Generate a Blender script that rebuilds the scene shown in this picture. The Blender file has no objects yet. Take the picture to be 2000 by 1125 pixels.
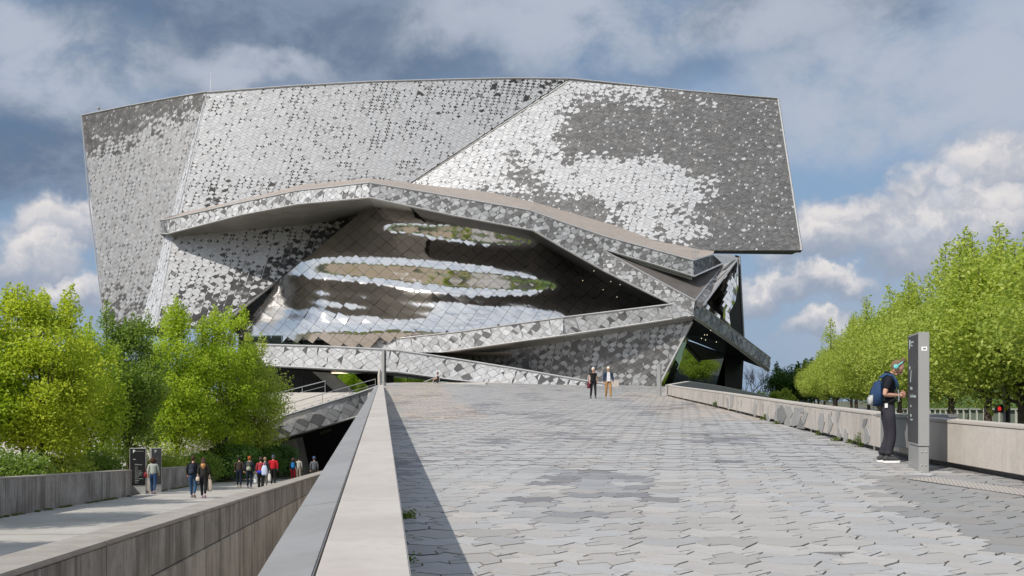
import bpy, bmesh, math, random
import numpy as np
from mathutils import Vector, Matrix
R = math.radians
random.seed(7); np.random.seed(7)
S = bpy.context.scene
COL = S.collection

# ------------------------------------------------------------------ camera
cam = bpy.data.cameras.new('camera'); camo = bpy.data.objects.new('camera', cam); COL.objects.link(camo)
camo.location = (0, 0, 1.5); camo.rotation_euler = (R(90), 0, 0)
cam.sensor_width = 36; cam.lens = 34.2; cam.shift_y = 0.10625; cam.clip_end = 5000; cam.clip_start = 0.1
S.camera = camo
F = 1900.0
def P(px, py, d): return Vector(((px-1000)/F*d, d, 1.5-(py-775)/F*d))

# ------------------------------------------------------------------ light
SUN_TRAVEL = Vector((0.66, 0.75, -0.95)).normalized()
sun = bpy.data.lights.new('sun', 'SUN'); suno = bpy.data.objects.new('sun', sun); COL.objects.link(suno)
suno.rotation_euler = SUN_TRAVEL.to_track_quat('-Z', 'Y').to_euler(); suno.location = (-50, -50, 80)
sun.energy = 4.5; sun.angle = R(0.6); sun.color = (1.0, 0.94, 0.86)
S.view_settings.view_transform = 'Standard'; S.view_settings.look = 'None'
S.view_settings.exposure = 0.0; S.view_settings.gamma = 1.0; S.view_settings.use_curve_mapping = False
S.cycles.max_bounces = 6; S.cycles.transparent_max_bounces = 6

# ------------------------------------------------------------------ node helper
class NT:
    def __init__(s, tree): s.t = tree; tree.nodes.clear()
    def n(s, typ, **kw):
        nd = s.t.nodes.new(typ)
        ins = kw.pop('ins', {})
        for k, v in kw.items(): setattr(nd, k, v)
        for k, v in ins.items():
            if isinstance(v, bpy.types.NodeSocket): s.t.links.new(v, nd.inputs[k])
            else: nd.inputs[k].default_value = v
        return nd
    def m(s, op, a, b=0.0, c=0.0, clamp=False):
        nd = s.n('ShaderNodeMath', operation=op, use_clamp=clamp)
        for i, v in enumerate((a, b, c)):
            if isinstance(v, bpy.types.NodeSocket): s.t.links.new(v, nd.inputs[i])
            else: nd.inputs[i].default_value = v
        return nd.outputs[0]
    def vm(s, op, a, b=(0, 0, 0), out=0):
        nd = s.n('ShaderNodeVectorMath', operation=op)
        for i, v in enumerate((a, b)):
            if isinstance(v, bpy.types.NodeSocket): s.t.links.new(v, nd.inputs[i])
            else: nd.inputs[i].default_value = v
        return nd.outputs[out]
    def mix(s, f, a, b, blend='MIX'):
        nd = s.n('ShaderNodeMix', data_type='RGBA', blend_type=blend)
        for i, v in ((0, f), (6, a), (7, b)):
            if isinstance(v, bpy.types.NodeSocket): s.t.links.new(v, nd.inputs[i])
            elif i == 0: nd.inputs[0].default_value = v
            else: nd.inputs[i].default_value = (*v[:3], 1)
        return nd.outputs[2]
    def ss(s, v, lo, hi, a=0.0, b=1.0):
        nd = s.n('ShaderNodeMapRange', interpolation_type='SMOOTHSTEP')
        s.t.links.new(v, nd.inputs[0])
        for i, x in enumerate((lo, hi, a, b)): nd.inputs[i+1].default_value = x
        return nd.outputs[0]
    def noise(s, vec, scale, detail=4, rough=0.55, dist=0.0, out=0):
        nd = s.n('ShaderNodeTexNoise', ins={'Scale': scale, 'Detail': detail, 'Roughness': rough, 'Distortion': dist})
        if vec is not None: s.t.links.new(vec, nd.inputs['Vector'])
        return nd.outputs[out]
    def mapping(s, vec, scale=(1, 1, 1), loc=(0, 0, 0), rot=(0, 0, 0)):
        nd = s.n('ShaderNodeMapping', ins={'Scale': scale, 'Location': loc, 'Rotation': rot}); s.t.links.new(vec, nd.inputs[0])
        return nd.outputs[0]

# ------------------------------------------------------------------ world
W = bpy.data.worlds.new('World'); S.world = W; W.use_nodes = True
t = NT(W.node_tree)
sky = t.n('ShaderNodeTexSky', sky_type='NISHITA', sun_disc=False, air_density=1.2, dust_density=1.6, ozone_density=2.0)
sv = -SUN_TRAVEL
sky.sun_elevation = math.asin(sv.z); sky.sun_rotation = math.atan2(sv.x, sv.y)
geo = t.n('ShaderNodeTexCoord').outputs['Generated']
def dirv(px, py): return Vector(((px-1000)/F, 1, (775-py)/F)).normalized()
# clouds live on the direction sphere
wob = t.vm('SCALE', t.vm('SUBTRACT', t.noise(geo, 7, 5, 0.6, out=1), (0.5, 0.5, 0.5)), (0, 0, 0))
t.t.nodes[-1].inputs[3].default_value = 0.10 if 'Scale' in t.t.nodes[-1].inputs else 0
wob.node.inputs['Scale'].default_value = 0.11
dw = t.vm('ADD', geo, wob)
wob2 = t.vm('SCALE', t.vm('SUBTRACT', t.noise(geo, 26, 6, 0.62, out=1), (0.5, 0.5, 0.5)))
wob2.node.inputs['Scale'].default_value = 0.045
dw2 = t.vm('ADD', dw, wob2)
def blob(px, py, rx, ry, vec, soft=0.5, hard=1.3):
    c = dirv(px, py)
    right = Vector((0, 0, 1)).cross(c).normalized()*-1
    up = right.cross(c).normalized()*1.0
    up = c.cross(right).normalized()*-1 if c.cross(right).z < 0 else c.cross(right).normalized()
    a = t.m('MULTIPLY', t.vm('DOT_PRODUCT', vec, tuple(right), out=1), F/rx)
    b = t.m('MULTIPLY', t.vm('DOT_PRODUCT', vec, tuple(up), out=1), F/ry)
    r2 = t.m('ADD', t.m('MULTIPLY', a, a), t.m('MULTIPLY', b, b))
    front = t.vm('DOT_PRODUCT', vec, tuple(c), out=1)
    f = t.ss(r2, soft, hard, 1.0, 0.0)
    return t.m('MULTIPLY', f, t.ss(front, 0.2, 0.5)), b
def union(lst):
    o = lst[0]
    for x in lst[1:]: o = t.m('MAXIMUM', o, x)
    return o
K = 10.0   # background strength is 0.1
def kc(r, g, b, s=1.0): return (r*K*s, g*K*s, b*K*s)
base = t.mix(0.82, sky.outputs[0], kc(0.195, 0.30, 0.46))
# high thin cloud layer, everywhere
st = t.mapping(geo, scale=(1.0, 1.0, 2.2))
n1 = t.noise(st, 3.4, 8, 0.62, 0.2)
n2 = t.noise(t.mapping(geo, scale=(1.3, 1.3, 2.1), loc=(3.1, 1.7, 0.4)), 6.5, 9, 0.64, 0.2)
elev = t.n('ShaderNodeSeparateXYZ', ins={0: geo}).outputs[2]
thin = t.ss(n1, 0.38, 0.70)
c1 = t.mix(t.m('MULTIPLY', thin, 0.75), base, kc(0.31, 0.37, 0.47))
# dark grey-blue mass
dk, _ = blob(560, 50, 520, 190, dw, 0.1, 1.5)
dk2, _ = blob(60, 270, 330, 110, dw, 0.1, 1.4)
dk3, _ = blob(1350, 70, 420, 110, dw, 0.1, 1.5)
dk4, _ = blob(1550, 20, 260, 70, dw, 0.1, 1.5)
upper = t.ss(elev, 0.22, 0.55)
dark = t.m('MULTIPLY', union([dk, dk2, t.m('MULTIPLY', dk3, 0.55), dk4, t.m('MULTIPLY', upper, t.ss(n1, 0.45, 0.62))]), t.ss(n2, 0.28, 0.55, 0.55, 1.0))
c2 = t.mix(dark, c1, t.mix(t.ss(n2, 0.33, 0.64), kc(0.060, 0.102, 0.175), kc(0.19, 0.24, 0.325)))
# soft light patches inside the mass
lp = [blob(90, 110, 280, 95, dw, 0.0, 1.4)[0], blob(1060, 40, 330, 75, dw, 0.0, 1.4)[0], blob(1450, 45, 250, 60, dw, 0.0, 1.5)[0], blob(1800, 210, 330, 90, dw, 0.0, 1.6)[0], blob(480, 150, 170, 40, dw, 0, 1.4)[0],
      blob(1690, 150, 230, 120, dw, 0.0, 1.5)[0], blob(1960, 110, 170, 160, dw, 0.0, 1.5)[0], blob(20, 40, 130, 50, dw, 0, 1.4)[0]]
lpm = t.m('MULTIPLY', union(lp), t.ss(n2, 0.26, 0.60))
c3 = t.mix(t.m('MULTIPLY', lpm, 0.9), c2, kc(0.39, 0.43, 0.505))
# cumulus
cu = [(1935, 330, 110, 80), (1700, 450, 160, 68), (1815, 385, 75, 66), (1600, 480, 110, 50), (1905, 430, 120, 75), (1850, 470, 190, 60), (120, 440, 85, 58), (75, 500, 80, 58), (170, 420, 60, 45),
      (1490, 560, 70, 46), (1640, 640, 95, 36), (1560, 560, 150, 30), (160, 570, 90, 35),
      (-300, 420, 200, 120), (2400, 420, 250, 120)]
acc = None; shd = None
for (x, y, rx, ry) in cu:
    f, b = blob(x, y, rx, ry, dw2, 0.38, 1.42)
    acc = f if acc is None else t.m('MAXIMUM', acc, f)
    sh = t.m('MULTIPLY', f, t.ss(b, -0.7, 0.75))
    shd = sh if shd is None else t.m('MAXIMUM', shd, sh)
acc = t.m('MULTIPLY', acc, t.ss(n2, 0.25, 0.5, 0.5, 1.0))
n3 = t.noise(dw2, 24, 6, 0.6)
lit = t.m('MULTIPLY', shd, t.ss(n3, 0.30, 0.62, 0.35, 1.05))
ccol = t.mix(t.m('MINIMUM', lit, 1.0), kc(0.27, 0.315, 0.40), kc(0.68, 0.645, 0.63))
c4 = t.mix(t.m('MULTIPLY', acc, 0.93), c3, ccol)
# the half of the sky behind the camera: broken cloud brightened to add fill
ysep = t.n('ShaderNodeSeparateXYZ', ins={0: geo}).outputs[1]
bk = t.m('MULTIPLY', t.ss(ysep, 0.3, -0.3), t.ss(n2, 0.30, 0.56))
c5 = t.mix(t.m('MULTIPLY', bk, 0.8), c4, kc(0.74, 0.77, 0.82))
bg = t.n('ShaderNodeBackground', ins={'Color': c5, 'Strength': 0.12})
t.t.links.new(bg.outputs[0], t.n('ShaderNodeOutputWorld').inputs[0])

# ------------------------------------------------------------------ materials
def mat(name, col=(0.5, 0.5, 0.5), rough=0.7, metal=0.0, spec=0.4, noise=None, attr=None, bump=0.0, bscale=30, streak=0.0, coat=0):
    """noise=(scale, amount, second colour); attr: 'ATTR' face value 'shade', 'OBJ' object colour"""
    m = bpy.data.materials.new(name); m.use_nodes = True; t = NT(m.node_tree)
    out = t.n('ShaderNodeOutputMaterial')
    tc = t.n('ShaderNodeTexCoord').outputs['Object']
    c = None
    if attr == 'ATTR': c = t.n('ShaderNodeAttribute', attribute_name='tone').outputs['Color']
    elif attr == 'OBJ': c = t.n('ShaderNodeObjectInfo').outputs['Color']
    else:
        rgb = t.n('ShaderNodeRGB'); rgb.outputs[0].default_value = (*col, 1); c = rgb.outputs[0]
    if noise:
        f = t.ss(t.noise(tc, noise[0], 6, 0.62, 0.2), 0.35, 0.68)
        c = t.mix(t.m('MULTIPLY', f, noise[1]), c, noise[2])
        f2 = t.noise(tc, noise[0]*9, 4, 0.7)
        c = t.mix(t.m('MULTIPLY', t.ss(f2, 0.45, 0.7), noise[1]*0.5), c, noise[2])
    if streak:
        hv = streak > 0.5
        f = t.ss(t.noise(t.mapping(tc, scale=(1, 1, 0.075 if hv else 0.13)), 3.0 if hv else 3.4, 8, 0.75, 0.3), 0.40, 0.58 if hv else 0.66)
        f2 = t.ss(t.noise(tc, 0.55, 5), 0.30, 0.55)
        c = t.mix(t.m('MULTIPLY', t.m('MULTIPLY', f, f2), streak), c, (0.055, 0.047, 0.038))
        f = t.ss(t.noise(t.mapping(tc, scale=(1.6, 1.6, 0.09), loc=(5, 2, 1)), 4, 5, 0.7), 0.55, 0.70)
        c = t.mix(t.m('MULTIPLY', f, streak*0.35), c, (0.42, 0.38, 0.33))
    b = t.n('ShaderNodeBsdfPrincipled', ins={'Base Color': c, 'Roughness': rough, 'Metallic': metal, 'Specular IOR Level': spec, 'Coat Weight': coat})
    if bump:
        bn = t.n('ShaderNodeBump', ins={'Strength': bump, 'Distance': 0.02, 'Height': t.noise(tc, bscale, 5, 0.65)})
        t.t.links.new(bn.outputs[0], b.inputs['Normal'])
    t.t.links.new(b.outputs[0], out.inputs[0])
    return m
def leafmat(name, c1, c2, trans=0.45):
    m = bpy.data.materials.new(name); m.use_nodes = True; t = NT(m.node_tree)
    out = t.n('ShaderNodeOutputMaterial')
    a = t.n('ShaderNodeAttribute', attribute_name='tone').outputs['Fac']
    c = t.mix(a, c1, c2)
    b = t.n('ShaderNodeBsdfPrincipled', ins={'Base Color': c, 'Roughness': 0.5, 'Specular IOR Level': 0.35})
    tr = t.n('ShaderNodeBsdfTranslucent', ins={'Color': t.mix(0.5, c, (c2[0]*1.6, c2[1]*1.7, c2[2]*0.8))})
    mx = t.n('ShaderNodeMixShader', ins={0: trans, 1: b.outputs[0], 2: tr.outputs[0]})
    t.t.links.new(mx.outputs[0], out.inputs[0])
    return m
M = {}
M['clad'] = mat('cladding_metal', attr='ATTR', rough=0.48, metal=0.38, spec=0.4, noise=(0.6, 0.12, (0.30, 0.28, 0.26)))
M['cladO'] = mat('cladding_metal_tile', attr='OBJ', rough=0.48, metal=0.38, spec=0.4, noise=(3, 0.12, (0.30, 0.28, 0.26)))
M['joint'] = mat('dark_joint', (0.20, 0.20, 0.205), 0.6, noise=(2, 0.4, (0.11, 0.105, 0.10)))
M['trim'] = mat('aluminium_trim', (0.47, 0.47, 0.47), 0.4, 0.4, noise=(1.5, 0.35, (0.32, 0.31, 0.30)))
M['soffit'] = mat('ribbed_soffit_metal', (0.42, 0.41, 0.385), 0.5, 0.35, noise=(0.5, 0.4, (0.20, 0.195, 0.18)))
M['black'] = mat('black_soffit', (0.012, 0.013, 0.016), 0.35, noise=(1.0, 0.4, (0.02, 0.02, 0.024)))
M['roofpave'] = mat('terrace_paving', (0.34, 0.295, 0.26), 0.8, noise=(0.9, 0.5, (0.22, 0.195, 0.175)), bump=0.3, bscale=8)
M['roofshade'] = mat('shaded_roof_paving', (0.13, 0.12, 0.115), 0.55, noise=(0.7, 0.5, (0.08, 0.065, 0.055)))  # brown-grey paving with the shade between the forks put into its colour
M['mirror'] = mat('polished_steel', (0.83, 0.81, 0.785), 0.115, 1.0, noise=(0.4, 0.15, (0.62, 0.60, 0.58)))
M['glass'] = mat('tinted_glass', (0.012, 0.02, 0.018), 0.03, 0.0, spec=1.0)
M['glassG'] = mat('reflective_glazing', (0.42, 0.5, 0.40), 0.02, 1.0)
M['paver'] = mat('stone_paver', attr='ATTR', rough=0.62, spec=0.35, noise=(1.7, 0.30, (0.30, 0.28, 0.265)), bump=0.12, bscale=40)
M['paverO'] = mat('stone_paver_near', attr='OBJ', rough=0.62, spec=0.35, noise=(5, 0.30, (0.30, 0.28, 0.265)), bump=0.15, bscale=40)
M['mortar'] = mat('mossy_joint', (0.10, 0.085, 0.06), 0.95, noise=(3, 0.6, (0.05, 0.05, 0.02)))
M['conc'] = mat('pale_concrete', (0.50, 0.46, 0.42), 0.85, noise=(1.1, 0.35, (0.30, 0.275, 0.25)), bump=0.25, bscale=25, streak=0.22)
M['conc2'] = mat('mottled_concrete', (0.37, 0.345, 0.31), 0.9, noise=(2.0, 0.5, (0.23, 0.215, 0.19)), bump=0.3, bscale=25, streak=0.22)
M['cap'] = mat('concrete_cap', (0.47, 0.435, 0.395), 0.85, noise=(1.5, 0.35, (0.33, 0.30, 0.27)), bump=0.15, bscale=30)
M['capw'] = mat('weathered_cap', (0.35, 0.325, 0.29), 0.9, noise=(2.2, 0.5, (0.22, 0.19, 0.165)), bump=0.3, bscale=30)
M['stained'] = mat('stained_concrete', (0.37, 0.355, 0.33), 0.92, noise=(0.9, 0.55, (0.13, 0.11, 0.095)), bump=0.3, bscale=18, streak=0.62)
M['stained2'] = mat('lighter_stained_concrete', (0.47, 0.445, 0.40), 0.92, noise=(0.9, 0.45, (0.21, 0.185, 0.16)), bump=0.3, bscale=18, streak=0.52)
M['slabA'] = mat('grey_coping_stone', (0.275, 0.275, 0.275), 0.6, noise=(1.6, 0.6, (0.21, 0.208, 0.205)), bump=0.05, bscale=60)
M['slabB'] = mat('cream_coping_stone', (0.48, 0.45, 0.415), 0.7, noise=(1.3, 0.6, (0.37, 0.33, 0.30)), bump=0.1, bscale=70)
M['path'] = mat('path_concrete', (0.44, 0.415, 0.38), 0.9, noise=(0.8, 0.4, (0.27, 0.26, 0.25)), bump=0.15, bscale=20)
M['asphalt'] = mat('asphalt', (0.06, 0.06, 0.062), 0.9, noise=(0.5, 0.4, (0.085, 0.083, 0.08)))
M['ground'] = mat('ground_earth', (0.12, 0.11, 0.08), 0.95, noise=(0.1, 0.6, (0.08, 0.10, 0.04)))
M['grass'] = mat('grass_turf', (0.075, 0.12, 0.025), 0.9, noise=(0.8, 0.6, (0.05, 0.085, 0.02)), bump=0.6, bscale=12)
M['bark'] = mat('bark', (0.10, 0.08, 0.06), 0.95, noise=(6, 0.6, (0.05, 0.04, 0.03)), bump=0.6, bscale=30)
M['wood'] = mat('bare_twigs', (0.20, 0.15, 0.115), 0.95)
M['fence'] = mat('green_grey_fence', (0.20, 0.24, 0.19), 0.85, noise=(1.5, 0.4, (0.14, 0.17, 0.13)))
M['fenceL'] = mat('pale_fence_post', (0.42, 0.44, 0.38), 0.8)
M['totem'] = mat('brushed_grey_metal', (0.36, 0.36, 0.355), 0.42, 0.35, noise=(2, 0.2, (0.30, 0.295, 0.29)), bump=0.03, bscale=20)
M['panelD'] = mat('dark_sign_panel', (0.045, 0.045, 0.048), 0.5)
M['panelB'] = mat('black_sign_panel', (0.008, 0.008, 0.01), 0.35)
M['print'] = mat('pale_print', (0.45, 0.52, 0.50), 0.6)
M['white'] = mat('white_plastic', (0.75, 0.75, 0.74), 0.5)
M['shard'] = mat('grey_shard_plate', (0.38, 0.375, 0.365), 0.5, 0.2, noise=(2, 0.3, (0.18, 0.185, 0.19)))
M['shardD'] = mat('dark_shard_plate', (0.22, 0.22, 0.22), 0.5, 0.2)
M['steel'] = mat('stainless_rail', (0.55, 0.54, 0.51), 0.3, 0.8)
M['darkmetal'] = mat('dark_metal', (0.035, 0.033, 0.032), 0.5, 0.3)
M['stair'] = mat('pale_stair_stone', (0.50, 0.48, 0.45), 0.8, noise=(1.5, 0.3, (0.38, 0.36, 0.33)))
M['beige'] = mat('beige_stone_facade', (0.45, 0.36, 0.27), 0.85, noise=(0.1, 0.4, (0.36, 0.27, 0.19)))
M['red'] = mat('red_lamp', (0.5, 0.03, 0.03), 0.4)
M['carp'] = mat('car_paint', (0.55, 0.57, 0.6), 0.3, 0.2, coat=0.6)
M['rubber'] = mat('rubber', (0.02, 0.02, 0.02), 0.8)
def mlamp(name, col, s):
    m = bpy.data.materials.new(name); m.use_nodes = True; t = NT(m.node_tree)
    e = t.n('ShaderNodeEmission', ins={'Color': (*col, 1), 'Strength': s}); t.t.links.new(e.outputs[0], t.n('ShaderNodeOutputMaterial').inputs[0]); return m
M['lamp'] = mlamp('lit_spot', (1, 0.85, 0.6), 2.2)
M['signal'] = mlamp('red_signal_light', (1, 0.05, 0.04), 0.7)
M['limeleaf'] = leafmat('lime_leaves', (0.20, 0.33, 0.022), (0.50, 0.58, 0.06), 0.5)
M['yellowleaf'] = leafmat('yellow_green_leaves', (0.25, 0.36, 0.03), (0.56, 0.60, 0.07), 0.5)
M['darkleaf'] = leafmat('dark_green_leaves', (0.115, 0.19, 0.04), (0.25, 0.35, 0.06), 0.45)
M['midleaf'] = leafmat('mid_green_leaves', (0.21, 0.30, 0.045), (0.52, 0.57, 0.13), 0.5)
M['hedgeleaf'] = leafmat('hedge_leaves', (0.045, 0.11, 0.025), (0.11, 0.21, 0.04), 0.35)
M['grassleaf'] = leafmat('grass_blades', (0.07, 0.12, 0.02), (0.15, 0.20, 0.04), 0.4)
CM = {}
def cloth(col, rough=0.85):
    k = tuple(round(c, 3) for c in col)+(rough,)
    if k not in CM:
        CM[k] = mat('cloth_%d' % len(CM), col, rough, spec=0.2, noise=(9, 0.3, tuple(c*0.65 for c in col)), bump=0.35, bscale=14)
    return CM[k]
SKIN = mat('skin', (0.50, 0.29, 0.205), 0.55, noise=(8, 0.25, (0.43, 0.215, 0.15)))

# ------------------------------------------------------------------ object helpers
def tag(o, label=None, cat=None, group=None, kind=None):
    if label: o['label'] = label
    if cat: o['category'] = cat
    if group: o['group'] = group
    if kind: o['kind'] = kind
    return o
def empty(name, loc, label=None, cat=None, group=None):
    o = bpy.data.objects.new(name, None); COL.objects.link(o); o.location = loc; o.empty_display_size = 0.3
    return tag(o, label, cat, group)
def link(name, me, m=None, parent=None, world=True):
    o = bpy.data.objects.new(name, me); COL.objects.link(o)
    if m is not None and not me.materials: me.materials.append(m)
    if parent is not None:
        o.parent = parent
        if world:
            g = parent; l = Vector((0, 0, 0))
            while g is not None: l += g.location; g = g.parent
            o.matrix_parent_inverse = Matrix.Translation(-l) if parent.parent is None else Matrix.Identity(4)
            if parent.parent is not None:
                # grand-children: parent already placed by its own inverse
                o.matrix_parent_inverse = Matrix.Identity(4)
    return o
class MB:
    def __init__(s): s.v = []; s.f = []; s.c = []
    def add(s, vs, fs, tone=None):
        n = len(s.v); s.v += [tuple(v) for v in vs]; s.f += [tuple(i+n for i in f) for f in fs]
        if tone is not None: s.c += [tone]*len(fs)
        return s
    def poly(s, vs, tone=None): return s.add(vs, [tuple(range(len(vs)))], tone)
    def box(s, x0, x1, y0, y1, z0, z1, rot=0, c=(0, 0)):
        vs = [(x, y, z) for z in (z0, z1) for y in (y0, y1) for x in (x0, x1)]
        if rot:
            ca, sa = math.cos(rot), math.sin(rot)
            vs = [(ca*x-sa*y, sa*x+ca*y, z) for x, y, z in vs]
        vs = [(x+c[0], y+c[1], z) for x, y, z in vs]
        return s.add(vs, [(0, 2, 3, 1), (4, 5, 7, 6), (0, 1, 5, 4), (2, 6, 7, 3), (0, 4, 6, 2), (1, 3, 7, 5)])
    def prism(s, bottom, top):
        n = len(bottom)
        fs = [tuple(range(n))[::-1], tuple(range(n, 2*n))]+[(i, (i+1) % n, n+(i+1) % n, n+i) for i in range(n)]
        return s.add(list(bottom)+list(top), fs)
    def tube(s, pts, rad, n=6, cap=True):
        pts = [Vector(p) for p in pts]
        if not hasattr(rad, '__len__'): rad = [rad]*len(pts)
        vs = []; ref = None
        for i, p in enumerate(pts):
            d = (pts[min(i+1, len(pts)-1)]-pts[max(i-1, 0)])
            d = d.normalized() if d.length > 1e-9 else Vector((0, 0, 1))
            a = ref if ref is not None else (Vector((1, 0, 0)) if abs(d.x) < 0.8 else Vector((0, 1, 0)))
            a = (a-d*a.dot(d)).normalized(); ref = a; b = d.cross(a)
            vs += [p+(a*math.cos(k*2*math.pi/n)+b*math.sin(k*2*math.pi/n))*rad[i] for k in range(n)]
        fs = []
        for i in range(len(pts)-1):
            for k in range(n): fs.append((i*n+k, i*n+(k+1) % n, (i+1)*n+(k+1) % n, (i+1)*n+k))
        if cap: fs += [tuple(range(n))[::-1], tuple((len(pts)-1)*n+k for k in range(n))]
        return s.add(vs, fs)
    def ball(s, c, r, n=8, m=6, sc=(1, 1, 1)):
        vs = [(c[0], c[1], c[2]-r*sc[2])]
        for i in range(1, m):
            a = -math.pi/2+math.pi*i/m
            vs += [(c[0]+r*sc[0]*math.cos(a)*math.cos(2*math.pi*k/n), c[1]+r*sc[1]*math.cos(a)*math.sin(2*math.pi*k/n), c[2]+r*sc[2]*math.sin(a)) for k in range(n)]
        vs.append((c[0], c[1], c[2]+r*sc[2]))
        fs = [(0, 1+(k+1) % n, 1+k) for k in range(n)]
        for i in range(m-2):
            for k in range(n): fs.append((1+i*n+k, 1+i*n+(k+1) % n, 1+(i+1)*n+(k+1) % n, 1+(i+1)*n+k))
        L = len(vs)-1
        fs += [(L, 1+(m-2)*n+k, 1+(m-2)*n+(k+1) % n) for k in range(n)]
        return s.add(vs, fs)
    def mesh(s, name, smooth=False):
        me = bpy.data.meshes.new(name); me.from_pydata(s.v, [], s.f)
        if s.c and len(s.c) == len(s.f):
            a = me.attributes.new('tone', 'FLOAT_COLOR', 'FACE')
            a.data.foreach_set('color', np.array([(c if hasattr(c, '__len__') else (c, c, c)) + (1,) if len(c if hasattr(c, '__len__') else (c, c, c)) == 3 else c for c in s.c], dtype=np.float32).ravel())
        if smooth: me.polygons.foreach_set('use_smooth', [True]*len(me.polygons))
        me.update(); return me
    def obj(s, name, m, parent=None, smooth=False, bevel=0, world=True):
        me = s.mesh(name, smooth)
        if bevel:
            bm = bmesh.new(); bm.from_mesh(me); bmesh.ops.bevel(bm, geom=bm.edges[:], offset=bevel, segments=2, affect='EDGES', clamp_overlap=True); bm.to_mesh(me); bm.free()
        return link(name, me, m, parent, world)
def fan(mb, poly, tone=None): mb.poly(poly, tone)

# plane tools -------------------------------------------------------
def plane3(a, b, c):
    a, b, c = P(*a), P(*b), P(*c)
    n = (b-a).cross(c-a).normalized()
    if n.y > 0: n = -n
    return (a, n)
CAMP = Vector((0, 0, 1.5))
def hit(px, py, pl):
    d = Vector(((px-1000)/F, 1, (775-py)/F)); a, n = pl
    return CAMP+d*((a-CAMP).dot(n)/d.dot(n))
def frame(pl, u=None):
    n = pl[1]
    u = (Vector((1, 0, 0)) if u is None else u); u = (u-n*u.dot(n)).normalized()
    v = u.cross(n).normalized()
    if v.z < 0: v = -v
    return pl[0], u, v, n
def clip2(poly, cl):
    """clip polygon (list of 2-tuples) by convex ccw polygon"""
    out = poly
    for i in range(len(cl)):
        ax, ay = cl[i]; bx, by = cl[(i+1) % len(cl)]
        inp = out; out = []
        if not inp: return []
        def side(p): return (bx-ax)*(p[1]-ay)-(by-ay)*(p[0]-ax)
        sp = [side(p) for p in inp]
        for k in range(len(inp)):
            p, q = inp[k], inp[(k+1) % len(inp)]; s0, s1 = sp[k], sp[(k+1) % len(inp)]
            if s0 >= 0: out.append(p)
            if (s0 >= 0) != (s1 >= 0):
                tt = s0/(s0-s1); out.append((p[0]+(q[0]-p[0])*tt, p[1]+(q[1]-p[1])*tt))
    return out
def ccw(p):
    a = sum(p[i][0]*p[(i+1) % len(p)][1]-p[(i+1) % len(p)][0]*p[i][1] for i in range(len(p)))
    return p if a > 0 else p[::-1]
def area2(p): return abs(sum(p[i][0]*p[(i+1) % len(p)][1]-p[(i+1) % len(p)][0]*p[i][1] for i in range(len(p))))/2

# the interlocking bird pattern of the cladding: four kinds of tile per cell
def arc(a, b, bul, n=3):
    (x0, y0), (x1, y1) = a, b; dx, dy = x1-x0, y1-y0
    return [(x0+dx*t_-dy*bul*4*t_*(1-t_), y0+dy*t_+dx*bul*4*t_*(1-t_)) for t_ in [i/n for i in range(n)]]
# = (0.5, 0.0), (0.5, 1.0), (0.14, 0.5), (0.93, 0.5)   # star tips
e1 = arc((0.5, 0.0), (0.10, 0.5), 0.03)      # low tip -> left tip
e2 = arc((0.10, 0.5), (0.5, 1.0), 0.03)
e3 = arc((0.5, 1.0), (0.97, 0.5), -0.07)
e4 = arc((0.97, 0.5), (0.5, 0.0), -0.07)
cres = e1+e2+arc((0.5, 1.0), (0.5, 0.0), -0.13)
eye = arc((0.5, 0.0), (0.5, 1.0), -0.03)+arc((0.5, 1.0), (0.5, 0.0), -0.13)
bird = arc((0.5, 0.0), (0.5, 1.0), -0.03)+e3+e4
def sh(poly, dx, dy): return [(x+dx, y+dy) for x, y in poly]
# shield: region round (1, 0)... bounded by stars on both sides
shield = e2[::1]
def build_shield():
    # centre (1.0, 0.0): right boundary of star at cells (0,-1),(0,0); left boundary of star (1,-1),(1,0)
    p = []
    # up the left side: star(0,-1) from its right tip D down?  go: D(0,-1)->B(0,-1)=A(0,0) reversed e3, then A(0,0)->D(0,0) reversed e4
    r3 = [(0.5, 1.0)]+[]
    e3r = (e3+[(0.97, 0.5)])[::-1]; e4r = (e4+[(0.5, 0.0)])[::-1]
    e1f = e1+[(0.10, 0.5)]; e2f = e2+[(0.5, 1.0)]
    p += sh(e3r, 0, -1)[:-1]           # (0.93,-0.5) -> (0.5,0)
    p += sh(e4r, 0, 0)                 # (0.5,0) -> (0.93,0.5)
    p += sh(e1f[::-1], 1, 0)[:-1]      # (1.14,0.5) -> (1.5,0)
    p += sh(e2f[::-1], 1, -1)          # (1.5,0) -> (1.14,-0.5)
    return p
shield = build_shield()
KIT = [('shield', shield), ('cres', cres), ('eye', eye), ('bird', bird)]
def shrink(p, k, c=None):
    cx = sum(q[0] for q in p)/len(p); cy = sum(q[1] for q in p)/len(p)
    return [(cx+(x-cx)*k, cy+(y-cy)*k) for x, y in p]
def greys(v, j=0.03, tint=0.0):
    v = 0.87*max(0.02, v+random.uniform(-j, j)); return (v*(0.985+tint), v, v*(1.03-tint))
TILES = []   # candidates to be objects of their own: (size, parent, origin, poly3d, tone)
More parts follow.
